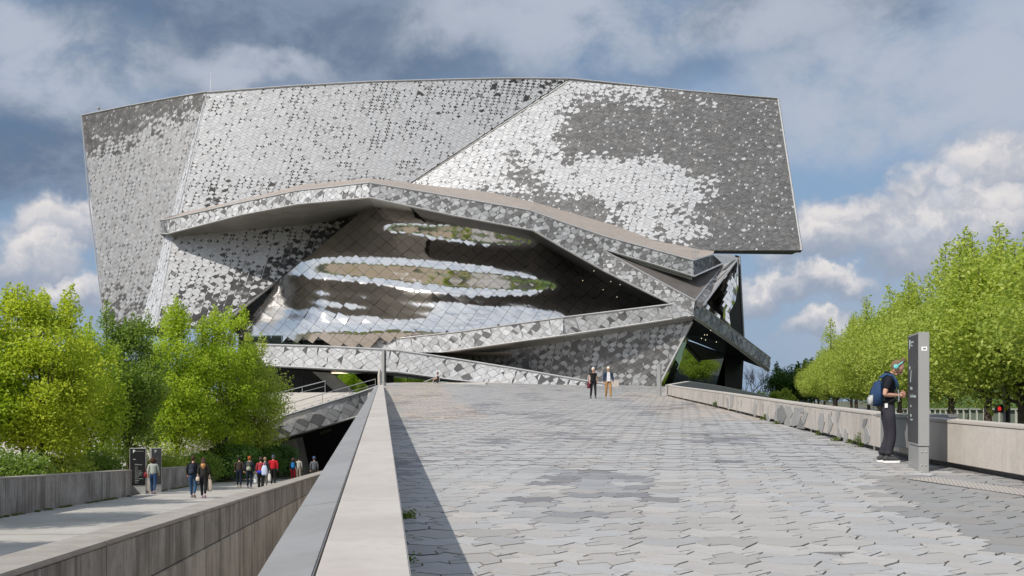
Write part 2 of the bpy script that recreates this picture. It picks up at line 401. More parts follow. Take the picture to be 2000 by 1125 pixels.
def cladding(parent, name, pts, pl, cell, tonef, rotd=0.0, skew=0.12, relief=0.03, keep=False, gap=0.96, tilt=0.02, back=0.5, uax=None, split=False):
    """pts: image outline of a flat convex facet on plane pl; builds backing slab + interlocking tiles. tonef(px,py,kind)->tone"""
    O, u, v, n = frame(pl, uax)
    P3 = [hit(x, y, pl) for x, y in pts]
    slab = MB(); slab.prism([p+n*(-0.06) for p in P3], [p-n*back for p in P3]); fac = slab.obj(name, M['joint'], parent)
    poly = ccw([((p-O).dot(u), (p-O).dot(v)) for p in P3])
    ca, sa = math.cos(R(rotd)), math.sin(R(rotd)); w, h = cell
    inv = [((x*ca+y*sa)/w, (-x*sa+y*ca)/h) for x, y in poly]
    inv = [(x-skew*y, y) for x, y in inv]
    i0, i1 = int(min(p[0] for p in inv))-2, int(max(p[0] for p in inv))+2
    j0, j1 = int(min(p[1] for p in inv))-2, int(max(p[1] for p in inv))+2
    mb = MB()
    for j in range(j0, j1):
        for i in range(i0, i1):
            for kind, pp in KIT:
                q = [(x+i, y+j) for x, y in pp]
                q = [(x+skew*y, y) for x, y in q]; q = [(x*w, y*h) for x, y in q]
                q = [(x*ca-y*sa, x*sa+y*ca) for x, y in q]
                parts = [q]
                if kind == 'shield' and split:
                    n_ = len(q)//2
                    parts = [q[1:n_+2], q[n_+1:]+q[:2]] if random.random() < 0.6 else [q]
                for q in parts:
                    if gap < 1: q = shrink(q, gap)
                    c = clip2(q, poly)
                    if len(c) < 3 or area2(c) < 0.1*area2(q): continue
                    cx = sum(a[0] for a in c)/len(c); cy = sum(a[1] for a in c)/len(c)
                    wp = O+u*cx+v*cy
                    px = 1000+wp.x/wp.y*F; py = 775-(wp.z-1.5)/wp.y*F
                    tone = tonef(px, py, kind)
                    ta, tb = random.uniform(-tilt, tilt), random.uniform(-tilt, tilt); r0 = random.uniform(0, relief)
                    p3 = [O+u*x+v*y+n*(r0+ta*(x-cx)+tb*(y-cy)) for x, y in c]
                    if keep and len(c) == len(q) and area2(c) > 0.98*area2(q):
                        TILES.append((area2(c)/wp.y**2, fac, wp, p3, tone, n, u))
                    else: mb.poly(p3, tone)
    fac['_mb'] = 0
    PEND.append((fac, mb)); return fac, P3
PEND = []

# ------------------------------------------------------------------ setting: terrain
DIRX = -0.1337
def ramp_z(x, y):
    if y < 54: return 0.026*y
    z = 0.026*54+0.0305*(y-54)
    k = min(1, max(0, (y-54)/36)); k = k*k*(3-2*k)
    return z - k*0.027*(x-6)
def path_z(y): return -0.33-0.0595*y
def tagk(o, k='structure'): o['kind'] = k; return o
g = MB(); g.box(-1800, 1800, -1800, 2200, -12, -9.0); tagk(g.obj('ground', M['ground']))
g = MB(); g.box(-400, 400, -400, -14, -8, -0.45); tagk(g.obj('park_lawn', M['grass']))
# street on the right
g = MB(); g.prism([(8.2, -14, -8), (200, -14, -8), (200, 260, -8), (40, 260, -8), (15, 62, -8), (9.0, 40, -8)],
                  [(8.2, -14, -1.5), (200, -14, -1.5), (200, 260, -1.5), (40, 260, -1.5), (15, 62, -1.5), (9.0, 40, -1.5)])
tagk(g.obj('road', M['asphalt']))
# lower path
g = MB(); ys = [-14, 20, 50, 80, 100]
for a, b in zip(ys, ys[1:]):
    q = [(o+DIRX*y, y, path_z(y)) for (o, y) in ((-11.2, a), (-3.3, a), (-3.3, b), (-11.2, b))]
    g.prism([(x, y, z-1) for x, y, z in q], q)
tagk(g.obj('lower_path', M['path']))
jt = MB()
for y in range(12, 90, 5):
    jt.poly([(o+DIRX*yy, yy, path_z(yy)+0.004) for o, yy in ((-11.1, y), (-3.2, y+.6), (-3.2, y+.635), (-11.1, y+.035))])
tagk(jt.obj('expansion_joint', M['mortar'], bpy.data.objects['lower_path']), 'stuff')
# planted bank on the far side of the path
g = MB()
for a, b in zip(ys, ys[1:]):
    q = [(o+DIRX*y, y, path_z(y)+0.55) for (o, y) in ((-70, a), (-11.6, a), (-11.6, b), (-70, b))]
    g.prism([(x, y, z-3) for x, y, z in q], q)
tagk(g.obj('planting_bed', mat('bark_mulch', (0.30, 0.235, 0.17), 0.95, noise=(0.5, 0.5, (0.20, 0.17, 0.10)))))
# plaza base
WALL = [(8.3, -14), (8.0, 4), (7.25, 10), (6.95, 13.2), (6.72, 16), (6.85, 18.5), (7.6, 26.8), (8.45, 40), (9.45, 60)]
EDGE_R = WALL+[(10.4, 66), (18, 96), (19, 104)]
def xr(y):
    for (x0, y0), (x1, y1) in zip(EDGE_R, EDGE_R[1:]):
        if y0 <= y <= y1: return x0+(x1-x0)*(y-y0)/(y1-y0)
    return EDGE_R[-1][0]
def xl(y): return -0.15+DIRX*y if y < 82 else -0.15+DIRX*82+(y-82)*0.55
g = MB(); ys = [-14, 0, 10, 20, 30, 40, 54, 58, 62, 66, 70, 74, 78, 82, 86, 90, 94, 99, 104]
for a, b in zip(ys, ys[1:]):
    N = 6
    for k in range(N):
        q = [(xl(y)+(xr(y)-xl(y))*f, y) for f, y in ((k/N, a), ((k+1)/N, a), ((k+1)/N, b), (k/N, b))]
        g.add([(x, y, ramp_z(x, y)-0.009) for x, y in q], [(0, 1, 2, 3)])
plaza = tagk(g.obj('plaza', M['mortar']))

# pavers --------------------------------------------------------------
random.seed(11)
PW, PH, PS = 1.02, 0.40, 0.07
Bx = [(0, 0.0), (0.10, 0.055), (0.22, -0.02), (0.42, 0.03), (0.50, -0.045), (0.64, 0.05), (0.86, -0.03)]
NK = len(Bx)
def hsh(*k):
    r = random.Random((k[0]*7919+k[1]*104729+k[2]*1299709+17) & 0xffffffff); return r.uniform(-1, 1)
def knot(r, idx):
    k, i = divmod(idx, NK)
    return (r*PS+Bx[i][0]*PW+k*PW+0.040*hsh(r, idx, 1), r*PH+Bx[i][1]*1.75+0.036*hsh(r, idx, 2))
CUTS = {0: (0, 4, 7), 1: (2, 5, 9)}
def pvert(r, idx):
    x0, y0 = knot(r, idx); x1, y1 = knot(r+1, idx)
    sg = 1 if hsh(r, idx, 3) > -0.3 else -1
    fs = [(0.27+.04*hsh(r, idx, 4), -0.04*sg), (0.50+.05*hsh(r, idx, 5), 0.085*sg+0.02*hsh(r, idx, 6)), (0.75+.03*hsh(r, idx, 7), -0.035*sg)]
    return [(x0, y0)]+[(x0+(x1-x0)*f+dx, y0+(y1-y0)*f) for f, dx in fs]+[(x1, y1)]
def paver_outline(r, c, w):
    a, b = CUTS[r % 2][w]+c*NK, CUTS[r % 2][w+1]+c*NK
    bot = [knot(r, i) for i in range(a, b+1)]
    L, Rr = pvert(r, a), pvert(r, b)
    top = [knot(r+1, i) for i in range(a, b+1)]
    return bot[:-1]+Rr[:-1]+top[::-1][:-1]+L[::-1][:-1]
def inset(poly, d):
    p = ccw(poly); n = len(p); out = []
    for i in range(n):
        a, b, c = Vector(p[i-1]), Vector(p[i]), Vector(p[(i+1) % n])
        e, f = (b-a).normalized(), (c-b).normalized()
        n1, n2 = Vector((-e.y, e.x)), Vector((-f.y, f.x)); m = (n1+n2); L = m.length
        m = m/L if L > 1e-4 else n1
        out.append(tuple(b+m*min(d/max(m.dot(n1), 0.35), d*2.2)))
    return out
from mathutils import noise as mn
def paver_tone(x, y):
    f = mn.noise(Vector((x*0.32, y*0.13, 3)))+0.35*mn.noise(Vector((x*0.9, y*0.5, 8)))
    px = 1000+x/y*F if y > 1 else 0
    warm = mn.noise(Vector((x*0.25, y*0.09, 20)))*0.55+random.uniform(-0.5, 0.5)
    if y > 30 and x < xl(y)+3.5+(y-30)*0.03: warm += 0.85
    if y > 30 and x > xr(y)-3.0: warm += 0.7
    if y < 16 and x > 2 : warm += 0.1
    v = 0.385+random.uniform(-0.03, 0.03)
    col = (v*1.0, v*1.0, v*0.995)
    if warm > 0.15: col = (v*1.06, v*1.02, v*0.975) if warm < 0.8 else (v*1.22, v*1.03, v*0.86)
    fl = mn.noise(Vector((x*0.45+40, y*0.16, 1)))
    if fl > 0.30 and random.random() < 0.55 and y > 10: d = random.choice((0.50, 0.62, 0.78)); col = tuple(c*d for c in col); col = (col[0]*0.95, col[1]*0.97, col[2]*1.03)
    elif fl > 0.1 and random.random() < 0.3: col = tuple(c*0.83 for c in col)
    elif random.random() < 0.012: col = (0.17, 0.17, 0.18)
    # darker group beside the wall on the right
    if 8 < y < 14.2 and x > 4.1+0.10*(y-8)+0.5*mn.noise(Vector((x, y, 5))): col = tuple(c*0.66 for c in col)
    return col
cands = []; rest = MB()
for r in range(0, int(103/PH)):
    yb = r*PH
    for c in range(int((xl(yb+PH)-1-r*PS)/PW)-2, int((xr(yb)+1-r*PS)/PW)+2):
        for w in (0, 1):
            q0 = inset(paver_outline(r, c, w), 0.007); my = sum(y for x, y in q0)/len(q0); q0 = [(x, my+(y-my)*0.955) for x, y in q0]
            cx, cy = sum(x for x, y in q0)/len(q0), sum(y for x, y in q0)/len(q0)
            if cx < xl(cy)-0.55 or cx > xr(cy)+0.75 or cy < 3: continue
            if cy > 82 and cx < xl(cy)+0.1: continue
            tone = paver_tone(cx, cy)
            if cx < xl(cy)+0.45 or cx > xr(cy)-0.45:
                a0, a1 = cy-0.6, cy+0.6
                q = clip2(q0, [(xl(a0), a0), (xr(a0)+0.2, a0), (xr(a1)+0.2, a1), (xl(a1), a1)])
                if len(q) > 2: rest.poly([(x, y, ramp_z(x, y)) for x, y in q], tone)
                continue
            if 5.6 < cy < 54 and abs(cx/cy) < 0.60: cands.append((cy+abs(cx)*0.15, cx, cy, q0, tone))
            else:
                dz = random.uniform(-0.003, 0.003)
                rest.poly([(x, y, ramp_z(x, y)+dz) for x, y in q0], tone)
cands.sort(key=lambda a: a[0])
for k, (_, cx, cy, q0, tone) in enumerate(cands):
    if k < 296:
        mb = MB(); n = len(q0); mb.add([(x-cx, y-cy, 0) for x, y in q0]+[(x-cx, y-cy, -0.02) for x, y in q0], [tuple(range(n))]+[(i, n+i, n+(i+1) % n, (i+1) % n) for i in range(n)])
        me = mb.mesh('paver'); me.materials.append(M['paverO'])
        o = bpy.data.objects.new('paver', me); COL.objects.link(o); o.parent = plaza
        o.location = (cx, cy, ramp_z(cx, cy)+random.uniform(-0.002, 0.003))
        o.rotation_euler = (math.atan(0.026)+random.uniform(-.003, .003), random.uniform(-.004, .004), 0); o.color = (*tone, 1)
    else:
        dz = random.uniform(-0.003, 0.003)
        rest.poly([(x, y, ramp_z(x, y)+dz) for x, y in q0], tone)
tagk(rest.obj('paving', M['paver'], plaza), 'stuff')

# tactile strip (studded) near right wall
tp = MB(); st0, st1 = Vector((5.75, 13.6)), Vector((7.6, 8.4)); dd = (st1-st0).normalized(); nn = Vector((dd.y, -dd.x))
L = (st1-st0).length
for i in range(int(L/0.075)):
    for j in range(8):
        q = st0+dd*(i*0.075)+nn*(j*0.062-0.22)
        z = ramp_z(q.x, q.y)
        tp.add([(q.x-.02, q.y-.02, z+.003), (q.x+.02, q.y-.02, z+.003), (q.x+.02, q.y+.02, z+.003), (q.x-.02, q.y+.02, z+.003),
                (q.x-.012, q.y-.012, z+.016), (q.x+.012, q.y-.012, z+.016), (q.x+.012, q.y+.012, z+.016), (q.x-.012, q.y+.012, z+.016)],
               [(4, 5, 6, 7), (0, 1, 5, 4), (1, 2, 6, 5), (2, 3, 7, 6), (3, 0, 4, 7)])
tg = MB(); a, b = st0-nn*0.27, st0+nn*0.27; c_, d_ = st1+nn*0.27, st1-nn*0.27
tg.poly([(q.x, q.y, ramp_z(q.x, q.y)+0.008) for q in (a, d_, c_, b)])
strip = tg.obj('tactile_strip', mat('tactile_paving', (0.24, 0.225, 0.21), 0.8, noise=(3, 0.5, (0.17, 0.155, 0.14)))); tag(strip, 'grey studded warning strip set in paving beside the right wall', 'tactile paving')
tagk(tp.obj('stud', mat('stud_stone', (0.33, 0.31, 0.29), 0.8), strip), 'stuff')

# ------------------------------------------------------------------ parapet in the foreground
par = empty('parapet', (-0.2, 0, 0.1), 'long low parapet with grey and cream stone coping left of the paved ramp', 'parapet')
def ptop(y): return 0.75+0.0225*y
Yend = 72.0; n_core = 12
core = MB()
for i in range(n_core):
    a, b = -3+(Yend+3)*i/n_core, -3+(Yend+3)*(i+1)/n_core
    q = [(o+DIRX*y, y) for o, y in ((-0.44, a), (0.085, a), (0.085, b), (-0.44, b))]
    core.prism([(x, y, -9 if True else 0) for x, y in q], [(x, y, ptop(y)-0.062) for x, y in q])
core.obj('wall', M['conc'], par)
random.seed(3)
y = -2.0
while y < Yend:
    L = 3.9; a, b = y+0.006, min(y+L, Yend)-0.006
    for (o0, o1, zz0, zz1, mm) in ((-0.49, -0.262, -0.035, -0.006, 'slabA'), (-0.25, 0.11, 0, 0, 'slabB')):
        q = [(o+DIRX*yy, yy, zo) for o, yy, zo in ((o0, a, zz0), (o1, a, zz1), (o1, b, zz1), (o0, b, zz0))]
        mb = MB(); mb.prism([(x, yy, ptop(yy)-0.06) for x, yy, zo in q], [(x, yy, ptop(yy)+zo) for x, yy, zo in q])
        mb.obj('coping_slab', M[mm], par, bevel=0.006)
    y += L
    if y < 10 and y > -1: y += 0
# ------------------------------------------------------------------ right wall
rw = empty('concrete_wall', (8, 20, 0.3), 'pale concrete wall with grey shard inlays along the right side of the ramp', 'wall')
def wall_h(y): return 0.76 if y < 14 else (0.76-0.10*min(1, (y-14)/12))
pts = []
for (x0, y0), (x1, y1) in zip(WALL, WALL[1:]):
    L = math.hypot(x1-x0, y1-y0); n = max(1, round(L/2.9))
    for i in range(n): pts.append((x0+(x1-x0)*i/n, y0+(y1-y0)*i/n))
pts.append(WALL[-1])
# joint seen at x=1897: move nearest panel joint
for (x0, y0), (x1, y1) in zip(pts, pts[1:]):
    if y1 < 2: continue
    d = Vector((x1-x0, y1-y0)).normalized(); nrm = Vector((d.y, -d.x))*0.34
    a = Vector((x0, y0))+d*0.012; b = Vector((x1, y1))-d*0.012
    q = [a, a+nrm, b+nrm, b]
    mm = 'conc2' if y1 < 14.5 else 'conc'
    mb = MB(); mb.prism([(p.x, p.y, ramp_z(p.x, p.y)+0.085) for p in q], [(p.x, p.y, ramp_z(p.x, p.y)+wall_h(p.y)-0.05) for p in q]); mb.obj('concrete_panel', M[mm], rw, bevel=0.008)
    mb = MB(); e = Vector((d.y, -d.x))
    q2 = [a-e*0.012, a+nrm+e*0.012, b+nrm+e*0.012, b-e*0.012]
    mb.prism([(p.x, p.y, ramp_z(p.x, p.y)+wall_h(p.y)-0.048) for p in q2], [(p.x, p.y, ramp_z(p.x, p.y)+wall_h(p.y)) for p in q2]); mb.obj('coping_slab', M['cap'], rw, bevel=0.008)
    mb = MB(); q3 = [Vector((x0, y0))+nrm*0.5, Vector((x0, y0))+nrm*0.95, Vector((x1, y1))+nrm*0.95, Vector((x1, y1))+nrm*0.5]
    mb.prism([(p.x, p.y, -6) for p in q3], [(p.x, p.y, ramp_z(p.x, p.y)+0.2) for p in q3]); mb.obj('plinth', M['joint'], rw)
    mb = MB(); c = a+nrm*0.2; mb.box(-.03, .03, -.04, .04, ramp_z(c.x, c.y)-0.02, ramp_z(c.x, c.y)+0.1, c=(c.x, c.y)); mb.obj('foot', M['steel'], rw)
# shard plates on its face, at image positions
def on_wall(px, py):
    dx = (px-1000)/F
    for (x0, y0), (x1, y1) in zip(WALL, WALL[1:]):
        den = dx*(y1-y0)-(x1-x0)
        if abs(den) < 1e-9: continue
        tt = (x0-dx*y0)/den
        if 0 <= tt <= 1:
            yy = y0+(y1-y0)*tt; 
            if yy > 1: return Vector((dx*yy, yy, 1.5-(py-775)/F*yy)), Vector((-(y1-y0), (x1-x0), 0)).normalized()
    return None, None
shards = [
 ([(1528, 792), (1533, 798), (1537, 812), (1530, 826), (1522, 828), (1518, 815), (1519, 800)], 'shardD'),
 ([(1520, 790), (1527, 791), (1520, 802), (1518, 818), (1522, 829), (1517, 824), (1515, 806)], 'shard'),
 ([(1534, 792), (1546, 794), (1550, 806), (1543, 818), (1548, 831), (1538, 833), (1532, 828), (1538, 812)], 'shard'),
 ([(1551, 796), (1561, 800), (1566, 812), (1560, 830), (1549, 833), (1545, 820), (1552, 808)], 'shard'),
 ([(1553, 795), (1572, 797), (1573, 806), (1565, 806)], 'shard'),
 ([(1556, 836), (1561, 824), (1566, 818), (1572, 838)], 'shardD'),
 ([(1575, 800), (1579, 806), (1573, 824), (1566, 834), (1568, 815)], 'shard'),
 ([(1603, 806), (1611, 809), (1612, 824), (1606, 846), (1600, 842), (1598, 825)], 'shard'),
 ([(1620, 806), (1624, 812), (1628, 826), (1622, 844), (1617, 848), (1622, 826), (1618, 812)], 'shard'),
 ([(1636, 800), (1642, 800), (1638, 824), (1634, 822)], 'shard'),
 ([(1640, 832), (1644, 848), (1642, 858), (1636, 856), (1637, 840)], 'shard'),
 ([(1652, 834), (1657, 846), (1655, 864), (1648, 862), (1650, 846)], 'shard'),
 ([(1690, 832), (1694, 834), (1700, 852), (1698, 864), (1690, 868), (1689, 852)], 'shard'),
 ([(1688, 818), (1695, 818), (1689, 838), (1685, 832)], 'shardD'),
 ([(1516, 800), (1512, 816), (1516, 828)], 'shard'),
 ([(1499, 806), (1506, 818), (1502, 825), (1496, 816)], 'shard'),
 ([(1428, 770), (1434, 770), (1432, 792), (1427, 796)], 'shard'),
 ([(1420, 778), (1424, 776), (1425, 800), (1421, 798)], 'shard'),
 ([(1438, 792), (1448, 788), (1452, 803), (1443, 806)], 'shard') if False else ([(1474, 782), (1479, 790), (1476, 815), (1471, 806)], 'shard'),
]
for poly, mm in shards:
    vs = []
    for px, py in poly:
        h_, nn_ = on_wall(px, py)
        if h_ is None: break
        vs.append((h_, nn_))
    if len(vs) == len(poly):
        mb = MB(); mb.prism([v-0.0*n_ for v, n_ in vs], [v+0.016*n_ for v, n_ in vs]); mb.obj('shard_plate', M[mm], rw)
for i in range(26):
    px = random.choice((random.uniform(1300, 1460), random.uniform(1300, 1650)))
    h_, nn_ = on_wall(px, 800)
    y0 = h_.y; gz = ramp_z(h_.x, y0)+wall_h(y0)-0.06; x_, w_, l_ = h_.x, 0.015+random.random()*0.02, 0.12+0.4*random.random()
    e = Vector((nn_.y, -nn_.x, 0)); c = Vector((h_.x, h_.y, gz-0.02-random.random()*0.15))
    mb = MB(); ps = [c-e*w_, c+e*w_, c+e*w_*0.6-Vector((0, 0, l_*0.6)), c-Vector((0, 0, l_)), c-e*w_*0.7-Vector((0, 0, l_*0.5))]
    mb.prism([p for p in ps], [p+nn_*0.013 for p in ps]); mb.obj('shard_plate', M['shard' if i % 3 else 'shardD'], rw)

# second wall behind the right pole
w2 = empty('ramp_wall', P(1400, 775, 74), 'low grey wall curving away in front of the glass entrance', 'wall')
W2 = [P(1312, 751, 63), P(1349, 744.5, 72), P(1400, 752, 79), P(1450, 762, 86), P(1502, 773, 94)]
for a, b in zip(W2, W2[1:]):
    d = (b-a); d.z = 0; d.normalize(); nr = Vector((d.y, -d.x, 0))*-0.35
    mb = MB(); q = [a, b, b+nr, a+nr]; mb.prism([p-Vector((0, 0, 2.6)) for p in q], [p-Vector((0, 0, .06)) for p in q]); mb.obj('concrete_panel', M['slabA'], w2)
    mb = MB(); mb.prism([p-Vector((0, 0, .058)) for p in q], q); mb.obj('coping_slab', M['cap'], w2)

# ------------------------------------------------------------------ low left walls
def skewwall(name, label, o0, o1, ya, yb, top0, cap, m_body, m_cap, plen, base=1.3, lower=None, capover=0.0):
    """top0: height of top over the path"""
    w = empty(name, (o0+DIRX*ya, ya, path_z(ya)), label, 'wall')
    y = ya
    while y < yb-0.1:
        y2 = min(y+plen, yb); a, b = y+0.01, y2-0.01
        def q(oo0, oo1, aa, bb): return [(o+DIRX*yy, yy) for o, yy in ((oo0, aa), (oo1, aa), (oo1, bb), (oo0, bb))]
        mb = MB(); mb.prism([(x, yy, path_z(yy)-base) for x, yy in q(o0, o1, a, b)], [(x, yy, path_z(yy)+top0-cap) for x, yy in q(o0, o1, a, b)])
        mb.obj('concrete_panel', M[m_body], w, bevel=0.01)
        mb = MB(); mb.prism([(x, yy, path_z(yy)+top0-cap+0.002) for x, yy in q(o0-capover, o1+capover, y, y2)], [(x, yy, path_z(yy)+top0) for x, yy in q(o0-capover, o1+capover, y, y2)])
        mb.obj('coping_slab', M[m_cap], w, bevel=0.008)
        if lower:
            mb = MB(); mb.prism([(x, yy, -8.8) for x, yy in q(o0, o1+0.02, a, b)], [(x, yy, path_z(yy)-base-0.015) for x, yy in q(o0, o1+0.02, a, b)])
            mb.obj('lower_panel', M[lower], w, bevel=0.01)
        y = y2
    return w
skewwall('retaining_wall', 'tall stained concrete wall between the lower path and the deep gap beside the ramp', -3.12, -2.66, -1.0, 74, 1.0, 0.05, 'stained', 'capw', 5.2, base=-0.43, lower='stained2', capover=0.01)
skewwall('garden_wall', 'stained concrete garden wall left of the black information sign', -11.55, -11.1, 14, 43.2, 1.16, 0.05, 'stained', 'capw', 4.9, base=1.3)
skewwall('garden_wall', 'stained concrete garden wall running from the black sign to the dark entrance', -11.55, -11.1, 46.6, 82, 1.16, 0.05, 'stained', 'capw', 4.9, base=1.3)
for ya, yb in ((14, 43.2), (46.6, 82)):
    pass

# ------------------------------------------------------------------ THE BUILDING
bld = empty('concert_hall', P(900, 775, 108)-Vector((0, 0, 6)), 'huge angular concert hall clad in grey bird shaped metal tiles with a mirrored swelling front', 'concert hall')
TOPL = [(404, 181), (560, 169), (720, 160), (900, 155), (1010, 153), (1110, 154)]
plC = plane3((404, 181, 115), (1110, 154, 121), (357, 420, 112))
def lerp(a, b, t_): return a+(b-a)*t_
def sstep(x, a, b): x = min(1, max(0, (x-a)/(b-a))); return x*x*(3-2*x)
LT, DK, MD = 0.60, 0.075, 0.30
rn = random.random
def nz(px, py, s, k=0): return mn.noise(Vector((px/s, py/s, k)))
def _chk():
    a = sum(area2(p) for _, p in KIT)
    print('tile cell area', a)
_chk()
def flat_tone(pd_small, pd_big, light=LT, dark=DK):
    def f(px, py, kind):
        r = rn(); small = kind in ('bird', 'cres')
        p = pd_small if small else pd_big
        if kind == 'eye': p = pd_big*0.6
        if r < p: return greys(dark if rn() < .75 else MD*0.8, 0.02, 0.01)
        return greys(light if rn() > .22 else light*0.80, 0.035)
    return f
def toneC(px, py, kind):
    # dark flock grows near the top right and along the terrace line
    top = (py-158)/60.0
    k = sstep(px, 560, 1080)*math.exp(-max(0, (py-165))/55.0)
    k2 = 0.30*sstep(px, 850, 1100)*math.exp(-max(0, py-150)/150.0)
    kk = 0.9*k*(0.5+0.9*nz(px, py, 60))+k2
    kk += 0.45*sstep(py, 330, 365)*(1 if px < 720 else 0.5)*(0.6+nz(px, py, 50))
    base_s = 0.21*(0.9+2.4*nz(px, py, 55, 5)); base_b = 0.0
    if py < 180 and px < 480: kk += 0.3
    ps = min(0.9, max(0.04, base_s+kk)); pb = min(0.55, max(0, kk*0.5-0.05))
    small = kind in ('bird', 'cres')
    if rn() < (ps if small else pb*(1 if kind == 'shield' else 1.2)):
        return greys(0.025 if rn() < .85 else 0.22, 0.008, .01)
    return greys(0.50 if rn() > .15 else 0.43, 0.022)
def toneO(px, py, kind):
    d = ((px-435)*0.62+(py-625)*0.785+0)   # distance from mirror edge roughly
    e = abs((py-410)*(720-435)-(720-px)*0-(625-410)*(720-px))/math.hypot(285, 215)
    k = math.exp(-e/55.0)*1.0+0.35*sstep(py, 480, 600)
    k *= (0.75+0.9*nz(px, py, 40, 3))
    small = kind in ('bird', 'cres')
    ps = min(0.92, max(0.08, 0.16+k)); pb = min(0.85, max(0.0, k*1.0-0.12))
    if rn() < (ps if small else pb): return greys(0.045 if rn() < .8 else 0.18, 0.012, .01)
    return greys(0.52 if rn() > .2 else 0.45, 0.03)
def toneD(px, py, kind):
    small = kind in ('bird', 'cres')
    # distance from fold line (815,350)-(1115,158)
    fx = ((px-815)*192+(py-350)*300)/math.hypot(192, 300)
    L = 0
    L = max(L, 1.15-fx/190.0)                                   # light wedge beside the fold
    e = ((px-1215)/175.0)**2+((py-355-(px-1215)*0.12)/62.0)**2
    L = max(L, 1.25-e*0.8)
    e = ((px-1265)/150.0)**2+((py-425)/60.0)**2
    L = max(L, 0.85-e*0.7)
    e = ((px-1170)/110.0)**2+((py-185)/28.0)**2
    L = max(L, 0.75-e*0.5)
    e = ((px-1170)/120.0)**2+((py-250)/50.0)**2                 # dark bite
    L -= 0.9*math.exp(-e*1.1)*sstep(px, 1060, 1110)
    e = ((px-1140)/60.0)**2+((py-415)/28.0)**2
    L -= 0.9*math.exp(-e)
    L += 0.35*nz(px, py, 55, 9)+0.30*nz(px, py, 22, 2)-0.12
    pl_ = sstep(L, -0.15, 1.0)
    if small: pl_ = max(pl_, 0.12) if pl_ < 0.5 else min(pl_, 0.80)
    else: pl_ = pl_ if pl_ > 0.12 else 0.004
    if kind == 'shield' and pl_ > 0.6: pl_ = min(0.995, pl_+0.15)
    if rn() < pl_: return greys(0.53 if rn() > .15 else 0.46, 0.03)
    return greys(0.125 if rn() < .6 else 0.165, 0.018, .02)
def toneA(px, py, kind):
    ty = 226-(px-160)*0.185
    k = sstep(120-(py-ty)+35*nz(px, py, 30)-(px-160)*0.22, 0, 90)*1.1
    k = max(k, 0.75*sstep(py, 520, 600)*(0.5+0.8*nz(px, py, 30, 2)))
    small = kind in ('bird', 'cres')
    ps = min(0.9, 0.17+k*0.8+0.35*max(0, nz(px, py, 70, 7))); pb = min(0.97, k*0.98)
    if rn() < (ps if small else pb): return greys(0.07 if rn() < .8 else 0.13, 0.015, .02)
    return greys(0.33 if rn() > .3 else 0.27, 0.025)
cellL = (0.72, 0.40)
random.seed(21)
# C + O share one plane
_, C3 = cladding(bld, 'facade', TOPL+[(764, 382), (600, 410), (351, 436)], plC, cellL, toneC, rotd=-2)
cladding(bld, 'facade', [(345, 432), (720, 398), (735, 408), (560, 534), (428, 640), (308, 640), (339, 459)], plC, (0.78, 0.44), toneO, rotd=-2)
# sliver
cR = [hit(404, 187, plC), hit(357, 400, plC), hit(310, 628, plC)]
def proj(v): return (1000+v.x/v.y*F, 775-(v.z-1.5)/v.y*F)
s1 = hit(404, 183, plC)
plB = (s1, None)
pB = Vector(P(276, 617, (hit(310, 628, plC).y+3.4)))
nB = (hit(310, 628, plC)-s1).cross(pB-s1).normalized(); nB = -nB if nB.y > 0 else nB; plB = (s1, nB)
cladding(bld, 'facade', [(402, 183), (272, 640), (307, 640), (404, 185)], plB, (0.6, 0.5), flat_tone(0.12, 0.0, 0.72), rotd=0)
sl = hit(401, 184, plB); sb = hit(272, 640, plB)
nA = (sb-sl).cross(P(160, 226, 122)-sl).normalized(); nA = -nA if nA.y > 0 else nA; plA = (sl, nA)
cladding(bld, 'facade', [(160, 226), (240, 209.5), (330, 192.5), (402, 181), (272, 640), (205, 640)], plA, (0.68, 0.46), toneA, rotd=0, uax=Vector((1, 0.1, 0)))
# D
f1, f2 = hit(1112, 157, plC), hit(812, 352, plC)
nD = (f2-f1).cross(P(1566, 490, 111)-f1).normalized(); nD = -nD if nD.y > 0 else nD; plD = (f1, nD)
DTOP = [(1113, 154), (1200, 163), (1330, 177), (1520, 193)]
_, D3 = cladding(bld, 'facade', DTOP+[(1566, 489), (1375, 489), (788, 369)], plD, (0.74, 0.43), toneD, rotd=-6, relief=0.05, tilt=0.035)
# fold seam trim
mb = MB(); mb.tube([hit(1113, 157, plD)-Vector((0, .05, 0)), hit(815, 352, plD)-Vector((0, .05, 0))], 0.07, 4); mb.obj('fold_trim', M['cap'], bld)
mb = MB(); mb.tube([hit(403, 184, plB)-Vector((0, .05, 0)), hit(340, 455, plB)-Vector((0, .05, 0)), hit(308, 628, plB)-Vector((0, .05, 0))], 0.07, 4); mb.obj('fold_trim', M['trim'], bld)
# edge trims round the top
def edge_tube(pts, pl, r=0.12, m='trim', name='edge_trim', off=0.05):
    mb = MB(); mb.tube([hit(x, y, pl)+pl[1]*off for x, y in pts], r, 4); return mb.obj(name, M[m], bld)
edge_tube([(160, 226), (240, 209.5), (330, 192.5), (404, 180)], plA)
edge_tube(TOPL, plC); edge_tube(DTOP, plD); edge_tube([(1520, 193), (1566, 489)], plD); edge_tube([(160, 226), (175, 400), (205, 640)], plA, 0.09)
